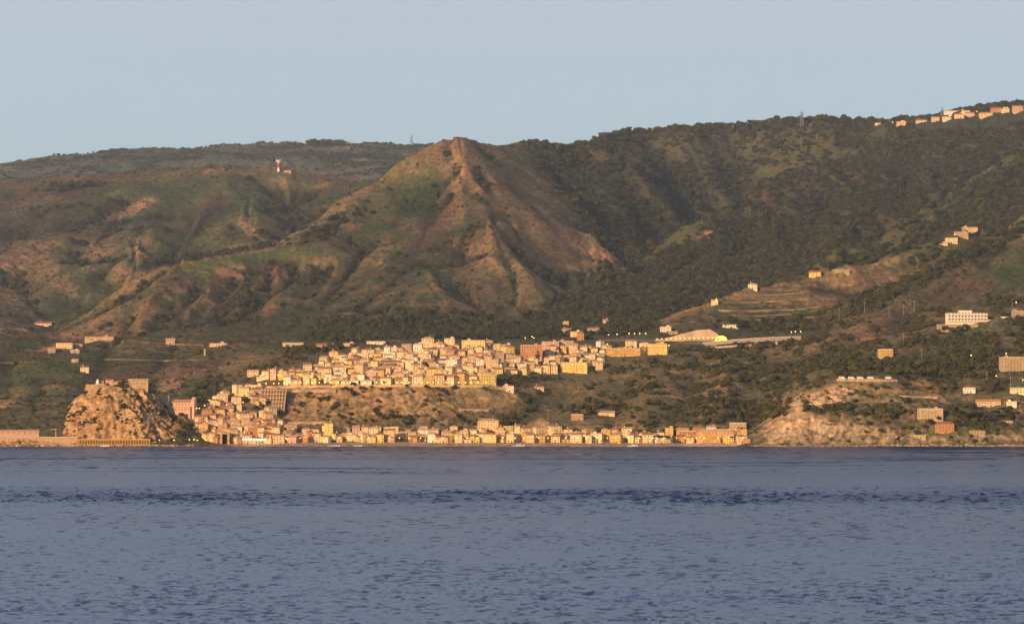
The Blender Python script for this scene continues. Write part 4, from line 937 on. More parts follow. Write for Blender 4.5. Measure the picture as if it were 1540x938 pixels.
# harbour gate building with the tall dark opening
def gate_building():
    x, y, z = hit(338, 667.5)
    r = thing('boat_house', 'stone quay building with one tall dark gateway facing the sea', 'boat house', (x, y, z))
    part(r, 'wall', M_STONE, [(-5.5, -3.0, 0, 9, -3, 13.5), (3.0, 5.5, 0, 9, -3, 13.5), (-2.996, 2.996, 0, 9, 11.6, 13.5), (-2.996, 2.996, 6, 9, -3, 11.596)])
    part(r, 'gateway', M_HOLE, [(-2.99, 2.99, 5.2, 5.99, -2, 11.59)])
    part(r, 'roof', M_ROOF, [(-5.9, 5.9, -.4, 9.4, 13.504, 14.1)], ROOFC[2])
gate_building()
# lattice retaining wall
def lattice():
    p0, p1 = hit(393, 611), hit(428, 611)
    r = thing('lattice_wall', 'pale concrete lattice of beams holding up the slope below the upper town', 'retaining wall', (p0[0], p0[1] - 4, p0[2]), R(0))
    wd = p1[0] - p0[0]
    soil = noisy('bare soil behind the lattice', (.26, .165, .09), .35, .3, .95)
    MB().add([(0, 10.8, 7), (wd*.42, 12.6, 7), (wd*.42, 2.4, -6), (wd*.95, 4.6, -6), (wd + 2, 26.6, 22), (0, 22.6, 22)], [(0, 1, 4, 5), (1, 2, 3, 4)]).build('slope_panel', soil, r)
    n_ = 8
    for i in range(n_ + 1):
        f0 = .46 if i < 4 else 0
        a0 = np.array((wd*i/n_, -.5 + 4*i/n_, -6)); a1 = np.array((wd*i/n_ + 2*i/n_, 21.5 + 4*i/n_, 22.5))
        MB().tube(a0 + (a1 - a0) * f0, a1, .6, n=6).build('upright_beam', M_PALE, r)
    for j in range(6):
        t = (j + .5) / 6; xa = -.4 if t > .45 else wd * .46
        MB().tube((xa, 22*t - .6 + 4*xa/wd, -6 + 28*t), (wd + 2*t + .4, 4 + 22*t - .6, -6 + 28*t), .6, n=6).build('cross_beam', M_PALE, r)
lattice()

# draped strips: promenade wall, roads, terrace walls
def strip(name, pts, w, mat, z0=.25, n=None, **props):
    q_ = []
    for a, b in zip(pts[:-1], pts[1:]):
        k = max(2, int(math.hypot(b[0] - a[0], b[1] - a[1]) / 4))
        for i in range(k): q_.append(hit(a[0] + (b[0] - a[0]) * i / k, a[1] + (b[1] - a[1]) * i / k))
    q_.append(hit(*pts[-1])); q_ = np.array(q_)
    for _ in range(3): q_[1:-1] = (q_[:-2] + 2 * q_[1:-1] + q_[2:]) / 4
    b = MB(); vs = []; fs = []
    for i, p in enumerate(q_):
        zc = p[2] + z0
        vs += [(p[0], p[1] - w/2, zc), (p[0], p[1] + w/2, zc + .05), (p[0], p[1] - w/2, zc - 4), (p[0], p[1] + w/2, zc - 4)]
        if i: a = (i - 1) * 4; c = i * 4; fs += [(a, c, c + 1, a + 1), (a + 2, c + 2, c, a), (a + 1, c + 1, c + 3, a + 3)]
    b.add(vs, fs); return b.build(name, mat, None, **props)
def wallstrip(label, pts, h, mat, thick=.8):
    o = strip('retaining_wall', pts, thick, mat, h); o['label'] = label; o['category'] = 'wall'; return o
wallstrip('long cream parapet wall along the cliff-edge promenade', [(398, 584), (470, 582.5), (560, 581.5), (650, 581.5), (737, 582.5)], 2.6, M_PALE)
wallstrip('tan wall below the promenade at its left end', [(440, 590), (505, 590)], 4, M_STONE)
wallstrip('tan terrace wall right of the promenade over the ravine', [(737, 585), (770, 589)], 4.5, M_STONE)
for l_, a_, b_ in (('highest tan terrace wall on the terraced spur', (1105, 446), (1225, 440)), ('second terrace wall down on the terraced spur', (1090, 455), (1215, 450)), ('fourth terrace wall down, under the pale spur road', (1100, 474), (1190, 473)), ('lowest terrace wall on the terraced spur above the motorway', (1120, 481), (1225, 477)), ('short terrace wall under the spur skyline houses', (1240, 428), (1320, 422))):
    wallstrip(l_, [a_, (a_[0] * .6 + b_[0] * .4, a_[1] * .6 + b_[1] * .4 + random.uniform(.4, 2)), b_], .8, M_ROAD)
wallstrip('low tan wall across the bare terrace above the beach', [(690, 617), (735, 618)], 2.2, M_STONE)
wallstrip('pale wall halfway down the cliff above the left beach', [(428, 637), (500, 637)], 2.6, M_STONE)
wallstrip('upper terrace wall on the headland under parked vans', [(1258, 573), (1350, 574)], 3., M_STONE)
wallstrip('middle terrace wall on the headland', [(1353, 597), (1410, 599)], 2.2, M_STONE)
for i, p in enumerate([[(1135, 612), (1175, 612), (1240, 609), (1300, 603), (1350, 601)], [(1080, 466), (1130, 467), (1200, 465), (1245, 458)], [(120, 541), (170, 540), (240, 542), (300, 541)], [(150, 512), (230, 515), (310, 520), (360, 524)], [(350, 545), (420, 536), (470, 530), (545, 524)], [(1290, 416), (1330, 416), (1362, 418)], [(1140, 485), (1200, 480), (1240, 482)], [(440, 666.2), (700, 666.2), (1000, 666.2), (1128, 666)], [(1090, 490), (1150, 487), (1230, 484)], [(0, 545), (60, 544)]]):
    strip('road', p, 4.5, M_ROAD, .35, kind='structure')

# motorway, viaduct, pale slope, tunnel
def motorway():
    strip('road', [(880, 514), (930, 512), (990, 512.5), (1058, 516)], 14, M_ASPH, 2.0, kind='structure')
    a, b = P3(1056, 516.5, 5478), P3(1204, 507, 5440)
    r = thing('viaduct', 'long concrete motorway viaduct curving round the hill right of the tunnel', 'viaduct', a)
    n_ = 24; pts = []
    for i in range(n_ + 1):
        t = i / n_; pts.append(((b[0] - a[0]) * t, (b[1] - a[1]) * t - 12 * math.sin(math.pi * t), (b[2] - a[2]) * t + 1.2 * math.sin(math.pi * t)))
    def beam(y0, y1, z0, z1):
        m = MB(); vs = []; fs = []
        for i, p in enumerate(pts):
            vs += [(p[0], p[1] + y0, p[2] + z0), (p[0], p[1] + y1, p[2] + z0), (p[0], p[1] + y1, p[2] + z1), (p[0], p[1] + y0, p[2] + z1)]
            if i:
                q0, q1 = (i-1)*4, i*4
                for k in range(4): fs.append((q0 + k, q1 + k, q1 + (k+1) % 4, q0 + (k+1) % 4))
        fs += [(3, 2, 1, 0), (n_*4, n_*4+1, n_*4+2, n_*4+3)]
        m.add(vs, fs); return m
    beam(-6, 6, -3.4, -.9).build('girder', M_CONC, r); beam(-7.5, 7.5, -.896, 0).build('deck', M_ASPH, r)
    beam(-7.8, -7.504, -1, 1.4).build('parapet', M_CONC, r); beam(7.504, 7.8, -1, 1.4).build('parapet', M_CONC, r)
    for i in (3, 8, 13, 18):
        p = pts[i]; g = ground(a[0] + p[0], a[1] + p[1]) - a[2]
        if p[2] - 3.4 - g > .5: MB().box(p[0] - 1.6, p[0] + 1.6, p[1] - 4, p[1] + 4, g - 4, p[2] - 3.404).build('pier', M_CONC, r)
    a2, b2 = P3(1062, 522, 5440), P3(1130, 518, 5432)
    r2 = thing('viaduct', 'lower short viaduct on a stout pier beneath the long one', 'viaduct', a2)
    MB().add([(0,-5,-2.4),(b2[0]-a2[0],b2[1]-a2[1]-5,b2[2]-a2[2]-2.4),(b2[0]-a2[0],b2[1]-a2[1]+5,b2[2]-a2[2]-2.4),(0,5,-2.4),(0,-5,.6),(b2[0]-a2[0],b2[1]-a2[1]-5,b2[2]-a2[2]+.6),(b2[0]-a2[0],b2[1]-a2[1]+5,b2[2]-a2[2]+.6),(0,5,.6)], [(3,2,1,0),(4,5,6,7),(0,1,5,4),(1,2,6,5),(2,3,7,6),(3,0,4,7)]).build('girder', M_CONC, r2)
    g = ground(a2[0] + 12, a2[1]) - a2[2]
    MB().box(10, 14, -3, 3, min(g, -3) - 5, -2.404).build('pier', M_CONC, r2)
    # pale sprayed slope over the road
    m = MB(); vs = []; fs = []; nx_, nz_ = 40, 10
    top = lambda s_: float(np.interp(s_, [0, .12, .35, .6, .8, .9, 1], [.3, 3, 10, 16.5, 18, 12, 1]))
    o_ = P3(985, 513, 5480)
    for j in range(nz_ + 1):
        for i in range(nx_ + 1):
            s_ = i / nx_; px = 985 + 103 * s_; py = 513 - top(s_) * j / nz_
            Yb = hit(px, 515)[1] - 6
            p = P3(px, py, Yb + top(s_) * .8 * j / nz_ + 1.2 * random.random()); vs.append((p[0] - o_[0], p[1] - o_[1], p[2] - o_[2]))
    for j in range(nz_):
        for i in range(nx_):
            k = j * (nx_ + 1) + i; fs.append((k, k + 1, k + nx_ + 2, k + nx_ + 1))
    t = thing('stabilised_slope', 'smooth pale concrete fan-shaped slope above the tunnel mouth', 'retaining slope', o_)
    m.add(vs, fs).build('slope', M_PALE, t, True)
    rail = MB()
    pa, pb = P3(985, 513, hit(985, 515)[1] - 8), P3(1082, 511, hit(1082, 515)[1] - 8)
    d = np.array(pb) - np.array(pa); q0 = np.array(pa) - np.array(o_)
    rail.add([tuple(q0), tuple(q0 + d), tuple(q0 + d + np.array([0, 0, 2.6])), tuple(q0 + np.array([0, 0, 2.6]))], [(0, 1, 2, 3)])
    rail.build('base_wall', M_STONE, t)
    for i in range(14):
        p = q0 + d * (i + .5) / 14; MB().ball((p[0], p[1] - .6, p[2] + 3), .38).build('lamp', M_LAMP, t)
    # tunnel mouth
    c = P3(1085, 512.5, hit(1085, 515)[1] - 10)
    t = thing('tunnel_portal', 'tunnel mouth glowing bright yellow beside the viaduct', 'tunnel portal', c)
    arch = MB(); n2 = 14; vs = []; fs = []
    for yy in (0, 10):
        for k in range(n2 + 1):
            an = math.pi * k / n2
            vs.append((7.4 * math.cos(an), yy, 6.6 * math.sin(an))); vs.append((6.4 * math.cos(an), yy, 5.6 * math.sin(an)))
    q_ = 2 * (n2 + 1)
    for k in range(n2):
        a_, b_ = 2*k, 2*k + 2
        fs += [(a_, b_, b_ + 1, a_ + 1), (a_, a_ + q_, b_ + q_, b_), (a_ + 1, b_ + 1, b_ + q_ + 1, a_ + q_ + 1)]
    arch.add(vs, fs).build('hood', M_GLOW, t)
    bk = MB(); bk.add([(0, 6, 0)] + [(6.38 * math.cos(math.pi*k/n2), 6, 5.58 * math.sin(math.pi*k/n2)) for k in range(n2 + 1)], [tuple(range(n2 + 2))]); bk.build('lining', M_GLOW, t)
    for k in range(3): MB().box(-5 + k*4.4, -4.4 + k*4.4, -.3, .3, 0, 4.6).build('rib', M_OCHRE, t)
motorway()

# ------------------------------------------------------------------ quay at the left edge
def left_quay():
    x0, x1 = P3(-70, 660, 4975)[0], P3(117, 660, 4975)[0]; cxq = (x0 + x1) / 2
    r = thing('quay', 'broad tan stone quay along the shore left of the castle rock', 'quay', (cxq, 4975, 0))
    w = (x1 - x0) / 2
    MB().box(-w, w, 0, 26, -4, 10.2).build('wall', M_STONE, r); MB().box(-w, w, -.6, 2, 10.204, 11.2).build('coping', M_PALE, r)
    x, y = P3(25, 652, 5030)[:2]
    r = thing('warehouse', 'long low pinkish warehouse behind the quay at the left edge', 'warehouse', (x, y, ground(x, y)))
    o = MB().box(-27, 27, -5, 5, -4, 14.5).build('wall', M_WALL, r); o.color = (.52, .34, .24, 1)
    o = MB().gable(-27.4, 27.4, -5.6, 5.6, 14.504, 1.6).build('roof', M_ROOF, r); o.color = (.50, .33, .24, 1)
    for i in range(8): o = link('window', WIN, r); o.location = (-23 + i*6.6, -5, 12.6)
    x, y, z = P3(84, 657, 4990)
    r = thing('harbour_crane', 'small pale harbour crane standing on the quay', 'crane', (x, y, 10))
    MB().box(-.8, .8, -.8, .8, 0, 1.2).build('base', M_CONC, r); MB().tube((0, 0, 1.2), (0, 0, 10.5), .5, .4).build('mast', M_PALE, r); MB().tube((.6, 0, 10), (-6, 0, 9.2), .45, .3).build('jib', M_PALE, r); MB().tube((-5.6, 0, 9), (-5.6, 0, 6.5), .12).build('hook', M_STEEL, r)
    b = MB()
    def boulder(x, y, z, s):
        k = MB().ball((0, 0, 0), 1, .75, 7, 5); f = np.array(k.v); f += rng.normal(0, .14, f.shape); f = f * s * np.array([rng.uniform(.8, 1.4), rng.uniform(.8, 1.3), 1]) + np.array([x, y, z]); b.add(f.tolist(), k.f)
    for i in range(330):
        px = random.uniform(-60, 112); e = max(0, 1 - abs(px - 34) / 45)
        yy = 4962 + random.uniform(-4, 11); u, _ = ray(px, 660); boulder(float(u) * yy, yy, (yy - 4958) / 15 * (3.2 + 5 * e) - .5, random.uniform(1, 2.6))
    for i in range(160):
        px = random.uniform(112, 290); yy = 4953 + random.uniform(-3, 5); u, _ = ray(px, 660); boulder(float(u) * yy, yy, .3 + random.uniform(-.5, .8), random.uniform(.8, 2.2))
    for i in range(380):
        px = random.uniform(1130, 1600); yy = 4958 + random.uniform(-6, 8); u, _ = ray(px, 660); boulder(float(u) * yy, yy, max(ground(float(u) * yy, yy), -.3) + .2, random.uniform(.7, 2.4))
    b.build('boulders', M_ROCK, None, kind='stuff', label='tumbled shore boulders along quay, crag and headland')
left_quay()

# ------------------------------------------------------------------ lamps, poles, masts
pole_m = MB().tube((0, 0, -1), (0, 0, 6.2), .14, .09, 6).mesh('pole', M_STEEL); head_m = MB().ball((0, -.6, 6.3), .52, .8, 8, 6).mesh('lamp_head', M_LAMP, True); headw_m = MB().ball((0, -.6, 6.3), .6, .8, 8, 6).mesh('lamp_head', M_LAMPW, True)
def lamp(px, py, stem, white=False, hgt=1.):
    x, y, z = hit(px, py)
    r = thing('street_lamp', '', 'street lamp', (x, y - 1.5, z), 0, 'lit street lamps'); r.scale = (1, 1, hgt)
    link('pole', pole_m, r); link('lamp_head', headw_m if white else head_m, r); rec(r, stem, px)
px = 400
while px < 738: lamp(px, 584 - (px > 430) * 1.2, 'lit yellow street lamp along the cliff-edge promenade'); px += random.uniform(7, 12)
px = 452
while px < 1128: lamp(px, 666.4, 'lit yellow street lamp on the beachfront road'); px += random.uniform(11, 22)
for px in range(366, 400, 4): lamp(px, 668.5, 'glaring white lamp on the old quay', True)
for px, py in [(240, 668), (262, 668), (285, 667), (292, 667), (297, 668), (318, 668), (310, 668), (432, 667), (296, 620), (300, 620), (308, 616), (341, 615), (354, 612), (366, 611), (315, 608), (351, 622), (372, 665), (415, 645), (412, 640), (325, 645), (395, 640), (430, 665)]: lamp(px, py, 'lit yellow street lamp in the old quarter', False, .8)
for px, py in [(414, 570), (418, 570), (422, 571), (480, 556), (512, 546), (540, 560), (580, 550), (605, 548), (624, 548), (655, 560), (700, 575), (690, 545), (736, 524), (790, 514), (800, 512), (803, 514), (850, 536), (880, 545), (893, 555), (905, 546), (818, 552)]: lamp(px, py, 'lit yellow street lamp between upper-town houses', False, .8)
for px, py in [(915, 510), (928, 509), (946, 508), (954, 508), (962, 508), (971, 508), (913, 524), (962, 531), (1006, 526), (1196, 505), (1190, 506), (1204, 505)]: lamp(px, py, 'lit yellow street lamp near the motorway', False, .9)
for px, py in [(1366, 557), (1460, 542), (1513, 539), (1498, 573), (1528, 462), (1538, 579), (1342, 190), (1436, 360), (1356, 188), (1469, 174), (1077, 458), (1510, 168)]: lamp(px, py, 'lit yellow street lamp alone on the right hillside')
up_m = MB().tube((0, 0, -2), (0, 0, 15), .28, .18, 6).mesh('pole', M_CONC); ua_m = MB().box(-1.6, 1.6, -.12, .12, 13.6, 13.9).mesh('crossarm', M_CONC)
for px, py in [(1375, 474), (1337, 476), (1359, 474), (1359, 516), (1386, 540), (1484, 575), (1520, 583), (1523, 470), (824, 632), (1262, 480), (1300, 470)]:
    x, y, z = hit(px, py); r = thing('utility_pole', '', 'utility pole', (x, y, z), 0, 'utility poles on the slopes'); r.scale = (1, 1, 1.25 if px == 1375 else .9)
    link('pole', up_m, r); link('crossarm', ua_m, r); rec(r, 'thin pale utility pole standing on the scrubby slope', px)
def pylon(px, py, h, label, arms=3):
    x, y, z = hit(px, py)
    r = thing('power_pylon', label, 'pylon', (x, y, z - 2)); b = MB(); w = h * .13
    for sx in (-1, 1):
        for sy in (-1, 1):
            MB().tube((sx*w, sy*w, 0), (sx*w*.14, sy*w*.14, h), .5, .35, 5).build('leg', M_STEEL, r)
    for k in range(7):
        t0, t1 = k / 7, (k + 1) / 7; a, c = w * (1 - .86*t0), w * (1 - .86*t1)
        for sy in (-1, 1): b.tube((-a, sy*a, h*t0), (c, sy*c, h*t1), .26, n=4).tube((a, sy*a, h*t0), (-c, sy*c, h*t1), .26, n=4)
    b.build('bracing', M_STEEL, r)
    for k in range(arms):
        zz = h * (.62 + .14 * k); ww = h * (.20 - .03 * k); MB().tube((-ww, 0, zz), (ww, 0, zz), .42, n=5).tube((-ww, 0, zz), (0, 0, zz + h*.05), .16, n=4).tube((ww, 0, zz), (0, 0, zz + h*.05), .16, n=4).build('crossarm', M_STEEL, r)
pylon(1206, 190, 26, 'grey lattice power pylon on the right skyline'); pylon(1102, 197, 13, 'small faint pylon on the skyline left of the big one', 2)
pylon(619, 221, 27, 'lattice mast on the far ridge left of the peak', 0); pylon(1417, 176, 18, 'thin mast beside the skyline villa', 0)
def tower():
    x, y, z = hit(419, 258)
    r = thing('telecom_tower', 'red and white telecom tower with ring platforms on the left mountain crest', 'tower', (x, y, z - 1))
    MB().tube((0, 0, 0), (0, 0, 8), 2.3, 1.9, 12).build('lower_shaft', M_WHITE, r); MB().tube((0, 0, 8.004), (0, 0, 14), 1.8, 1.6, 12).build('middle_shaft', M_RED, r); MB().tube((0, 0, 14.004), (0, 0, 19), 1.5, 1.3, 12).build('upper_shaft', M_WHITE, r)
    for z_, q_ in ((7.2, 3.4), (12, 3.4), (16.6, 4.2)): MB().tube((0, 0, z_), (0, 0, z_ + 1.5), q_, q_, 14).build('platform', M_RED if z_ < 14 else M_WHITE, r)
    for i in range(6):
        a = i * math.pi / 3; MB().tube((3.6*math.cos(a), 3.6*math.sin(a), 16.9), (3.6*math.cos(a), 3.6*math.sin(a), 20.6), .5).build('antenna', M_WHITE, r)
    x, y, z = hit(432, 260); house(432, 260.5, 12, 6, 1, 'flat', 'tan', '', 'scattered villas and farmhouses', 0, 'villa', 'equipment hut', stem='low tan hut beside the telecom tower', side=False)
tower()
x, y, z = hit(308, 534); t = thing('viaduct_pier', 'lone pale concrete pier on the slope left of upper town', 'pier', (x, y, z)); MB().tube((0, 0, -3), (0, 0, 7), 1.3, 1.1, 10).build('shaft', M_PALE, t); MB().box(-1.7, 1.7, -1.3, 1.3, 7.004, 7.8).build('cap', M_PALE, t)

# ------------------------------------------------------------------ vehicles and boats
def van(px, py, label, ln=7.6):
    x, y, z = hit(px, py); r = thing('motorhome', label, 'camper van', (x, y - 3, z + .4), R(random.uniform(-6, 6)), 'white camper vans on the headland terrace')
    MB().add([(-ln/2,-1.2,.5),(ln/2,-1.2,.5),(ln/2,1.2,.5),(-ln/2,1.2,.5),(-ln/2,-1.2,3.1),(ln/2-1.9,-1.2,3.1),(ln/2-1.9,1.2,3.1),(-ln/2,1.2,3.1),(ln/2-1.2,-1.2,1.9),(ln/2-1.2,1.2,1.9),(ln/2,-1.2,1.5),(ln/2,1.2,1.5)], [(3,2,1,0),(4,5,6,7),(0,1,10,8,5,4),(2,3,7,6,9,11),(3,0,4,7),(5,8,9,6),(8,10,11,9),(1,2,11,10)]).build('body', M_WHITE, r)
    MB().box(-ln/2 + 1.2, -ln/2 + 2.6, -1.26, -1.204, 1.8, 2.5).build('window', M_GLASS, r); MB().box(0, 1.2, -1.26, -1.204, 1.8, 2.5).build('window', M_GLASS, r)
    for sx in (-ln/2 + 1.5, ln/2 - 1.4):
        for sy in (-1.15, 1.15): MB().tube((sx, sy - .12, .42), (sx, sy + .12, .42), .42, n=12).build('wheel', M_TYRE, r)
for px, l in ((1266, 'leftmost white camper van parked on the headland terrace'), (1280, 'second white camper van from the left on the headland terrace'), (1293.5, 'third white camper van from the left on the headland terrace'), (1309, 'fourth white camper van from the left on the headland terrace'), (1336, 'white camper van parked apart at the terrace right end')): van(px, 570.5, l)
def boat(px, Y, label, ln=9, cabin=True, rz=0):
    u, _ = ray(px, 671); x = float(u) * Y; z = max(0, ground(x, Y)) if Y > 4890 else 0
    r = thing('motor_boat', label, 'boat', (x, Y, z - .1), rz, 'white boats by the shore'); n_ = 9; vs = []; fs = []
    for i in range(n_):
        t = i / (n_ - 1); hw = ln * .16 * min(1, (1 - t) * 2.4 + .02) ; xx = -ln/2 + ln * t; sh = .9 + .7 * t * t
        vs += [(xx, -hw, sh), (xx, -hw * .7, -.2), (xx, hw * .7, -.2), (xx, hw, sh)]
        if i: a, c = (i-1)*4, i*4; fs += [(a, c, c+1, a+1), (a+1, c+1, c+2, a+2), (a+2, c+2, c+3, a+3), (a+3, c+3, c, a)]
    fs += [(0, 1, 2, 3)]
    MB().add(vs, fs).build('hull', M_WHITE, r)
    if cabin:
        c = MB().box(-ln*.18, ln*.15, -ln*.09, ln*.09, 1.0, 2.5).build('cabin', M_WHITE, r); MB().box(-ln*.15, ln*.12, -ln*.093, -ln*.0905, 1.6, 2.2).build('window', M_GLASS, c)
boat(157, 4938, 'white motor boat moored below the castle rock arcade', 11); boat(780, 4984, 'long white boat drawn up at the middle of the beach', 15, True, R(4)); boat(953, 4984, 'white boat on the beach before the right houses', 10, True, R(-6)); boat(503, 4986, 'low white boat at the left end of the beach', 13, False); boat(538, 4986, 'low white rowing boat right of another on the beach', 11, False); boat(948, 4968, 'small white boat afloat just off the beach', 7, False)

# ------------------------------------------------------------------ trees
def crown_mesh(name, mat, lobes, nq, size, seed, core=True):
    g = np.random.default_rng(seed); V_ = []; F_ = []
    tot = sum(l[3] ** 2 for l in lobes)
    for (lx, ly, lz, lr, sq) in lobes:
        k = max(4, int(nq * lr * lr / tot))
        d = g.normal(size=(k, 3)); d /= np.linalg.norm(d, axis=1)[:, None]; d[:, 2] = np.where(d[:, 2] < -.4, -d[:, 2], d[:, 2])
        rr_ = lr * g.uniform(.72, 1.12, k)
        c = np.array([lx, ly, lz]) + d * rr_[:, None] * np.array([1, 1, sq])
        nrm = d + g.normal(0, .45, (k, 3)); nrm /= np.linalg.norm(nrm, axis=1)[:, None]
        t1 = np.cross(nrm, g.normal(size=(k, 3))); t1 /= np.linalg.norm(t1, axis=1)[:, None]; t2 = np.cross(nrm, t1)
        sz = size * g.uniform(.6, 1.3, k)[:, None]
        b = len(V_) ; q_ = np.stack([c - t1*sz - t2*sz*.7, c + t1*sz - t2*sz*.5, c + t1*sz*.8 + t2*sz*.8, c - t1*sz*.7 + t2*sz], 1).reshape(-1, 3)
        V_ += q_.tolist(); F_ += [(b + 4*i, b + 4*i + 1, b + 4*i + 2, b + 4*i + 3) for i in range(k)]
        if core:
            kk = MB().ball((lx, ly, lz), lr * .8, sq, 7, 5); b = len(V_); V_ += kk.v; F_ += [tuple(b + i for i in f) for f in kk.f]
    me = bpy.data.meshes.new(name); me.from_pydata(V_, [], F_); me.materials.append(mat); return me
def lobes_round(seed, h, r_, n=7):
    g = random.Random(seed); o = [(0, 0, h, r_ * .75, .85)]
    for i in range(n):
        a = 2 * math.pi * i / n + g.uniform(-.4, .4); rr_ = r_ * g.uniform(.45, .75); o.append((math.cos(a)*rr_, math.sin(a)*rr_, h + g.uniform(-.35, .35)*r_, r_ * g.uniform(.35, .55), .85))
    return o
def trunk_mesh(h, r_, limbs=4, seed=1, spread=.45):
    g = random.Random(seed); b = MB().tube((0, 0, -1.5), (0.1, 0, h), r_, r_ * .55, 7)
    for i in range(limbs):
        a = i * 2 * math.pi / limbs + g.uniform(-.4, .4); z0 = h * g.uniform(.6, .95); b.tube((0, 0, z0), (math.cos(a)*h*spread, math.sin(a)*h*spread, z0 + h * .55), r_*.45, r_*.15, 5)
    return b.mesh('trunk', M_BARK)
TP = {
 'round': [(trunk_mesh(3, .35, 4, s), crown_mesh('crown', M_LEAF, lobes_round(s, 5.2, 3.9), 520, .55, s)) for s in (1, 2, 3)],
 'pine': [(trunk_mesh(6.5, .35, 5, s, .38), crown_mesh('crown', M_PINE, [(x_, y_, 8.6 + .5*math.cos(3*x_), 2.1, .5) for x_, y_ in ((0, 0), (2.6, .5), (-2.6, 0), (.4, 2.5), (-.3, -2.6), (1.9, -1.9), (-1.9, 1.8))], 520, .5, s)) for s in (4, 5)],
 'cypress': [(trunk_mesh(2, .25, 0, s), crown_mesh('crown', M_PINE, [(0, 0, 1.8 + k*1.5, 1.35 * (1 - k/7.5), 1.2) for k in range(7)], 420, .4, s)) for s in (6,)],
 'conifer': [(trunk_mesh(4, .4, 0, s), crown_mesh('crown', M_PINE, [(math.cos(j*2.1 + k)*(3.4 - .55*k)*.6, math.sin(j*2.1 + k)*(3.4 - .55*k)*.6, 2.4 + k*1.9, 2.1 - .27*k, .45) for k in range(6) for j in range(3)] + [(0, 0, 13.2, .7, 1.8)], 700, .45, s)) for s in (7,)],
 'olive': [(trunk_mesh(2, .3, 3, s), crown_mesh('crown', M_OLIVE, lobes_round(s, 3.4, 2.8, 6), 420, .45, s)) for s in (8, 9)],
}
TDESC = {'round': 'bushy dark green tree', 'pine': 'flat-topped umbrella pine', 'cypress': 'slim dark cypress', 'conifer': 'tall dark layered conifer', 'olive': 'small olive-green tree'}
TNAME = {'round': 'broadleaf_tree', 'pine': 'umbrella_pine', 'cypress': 'cypress_tree', 'conifer': 'conifer_tree', 'olive': 'olive_tree'}
def tree(kind, px, py, sc, where):
    x, y, z = hit(px, py); tm, cm_ = random.choice(TP[kind])
    r = thing(TNAME[kind], '', 'tree', (x, y, z), random.uniform(0, 6.28), 'trees standing out around the town'); r.scale = (sc * random.uniform(.9, 1.1), sc * random.uniform(.9, 1.1), sc * random.uniform(.9, 1.1))
    link('trunk', tm, r); link('crown', cm_, r); rec(r, f'{TDESC[kind]} {where}', px)
tree('conifer', 808, 545, 1.0, 'before the tall brown block'); tree('conifer', 837, 538, .9, 'right of the tall brown block'); tree('cypress', 818, 540, .9, 'beside the tall brown block')
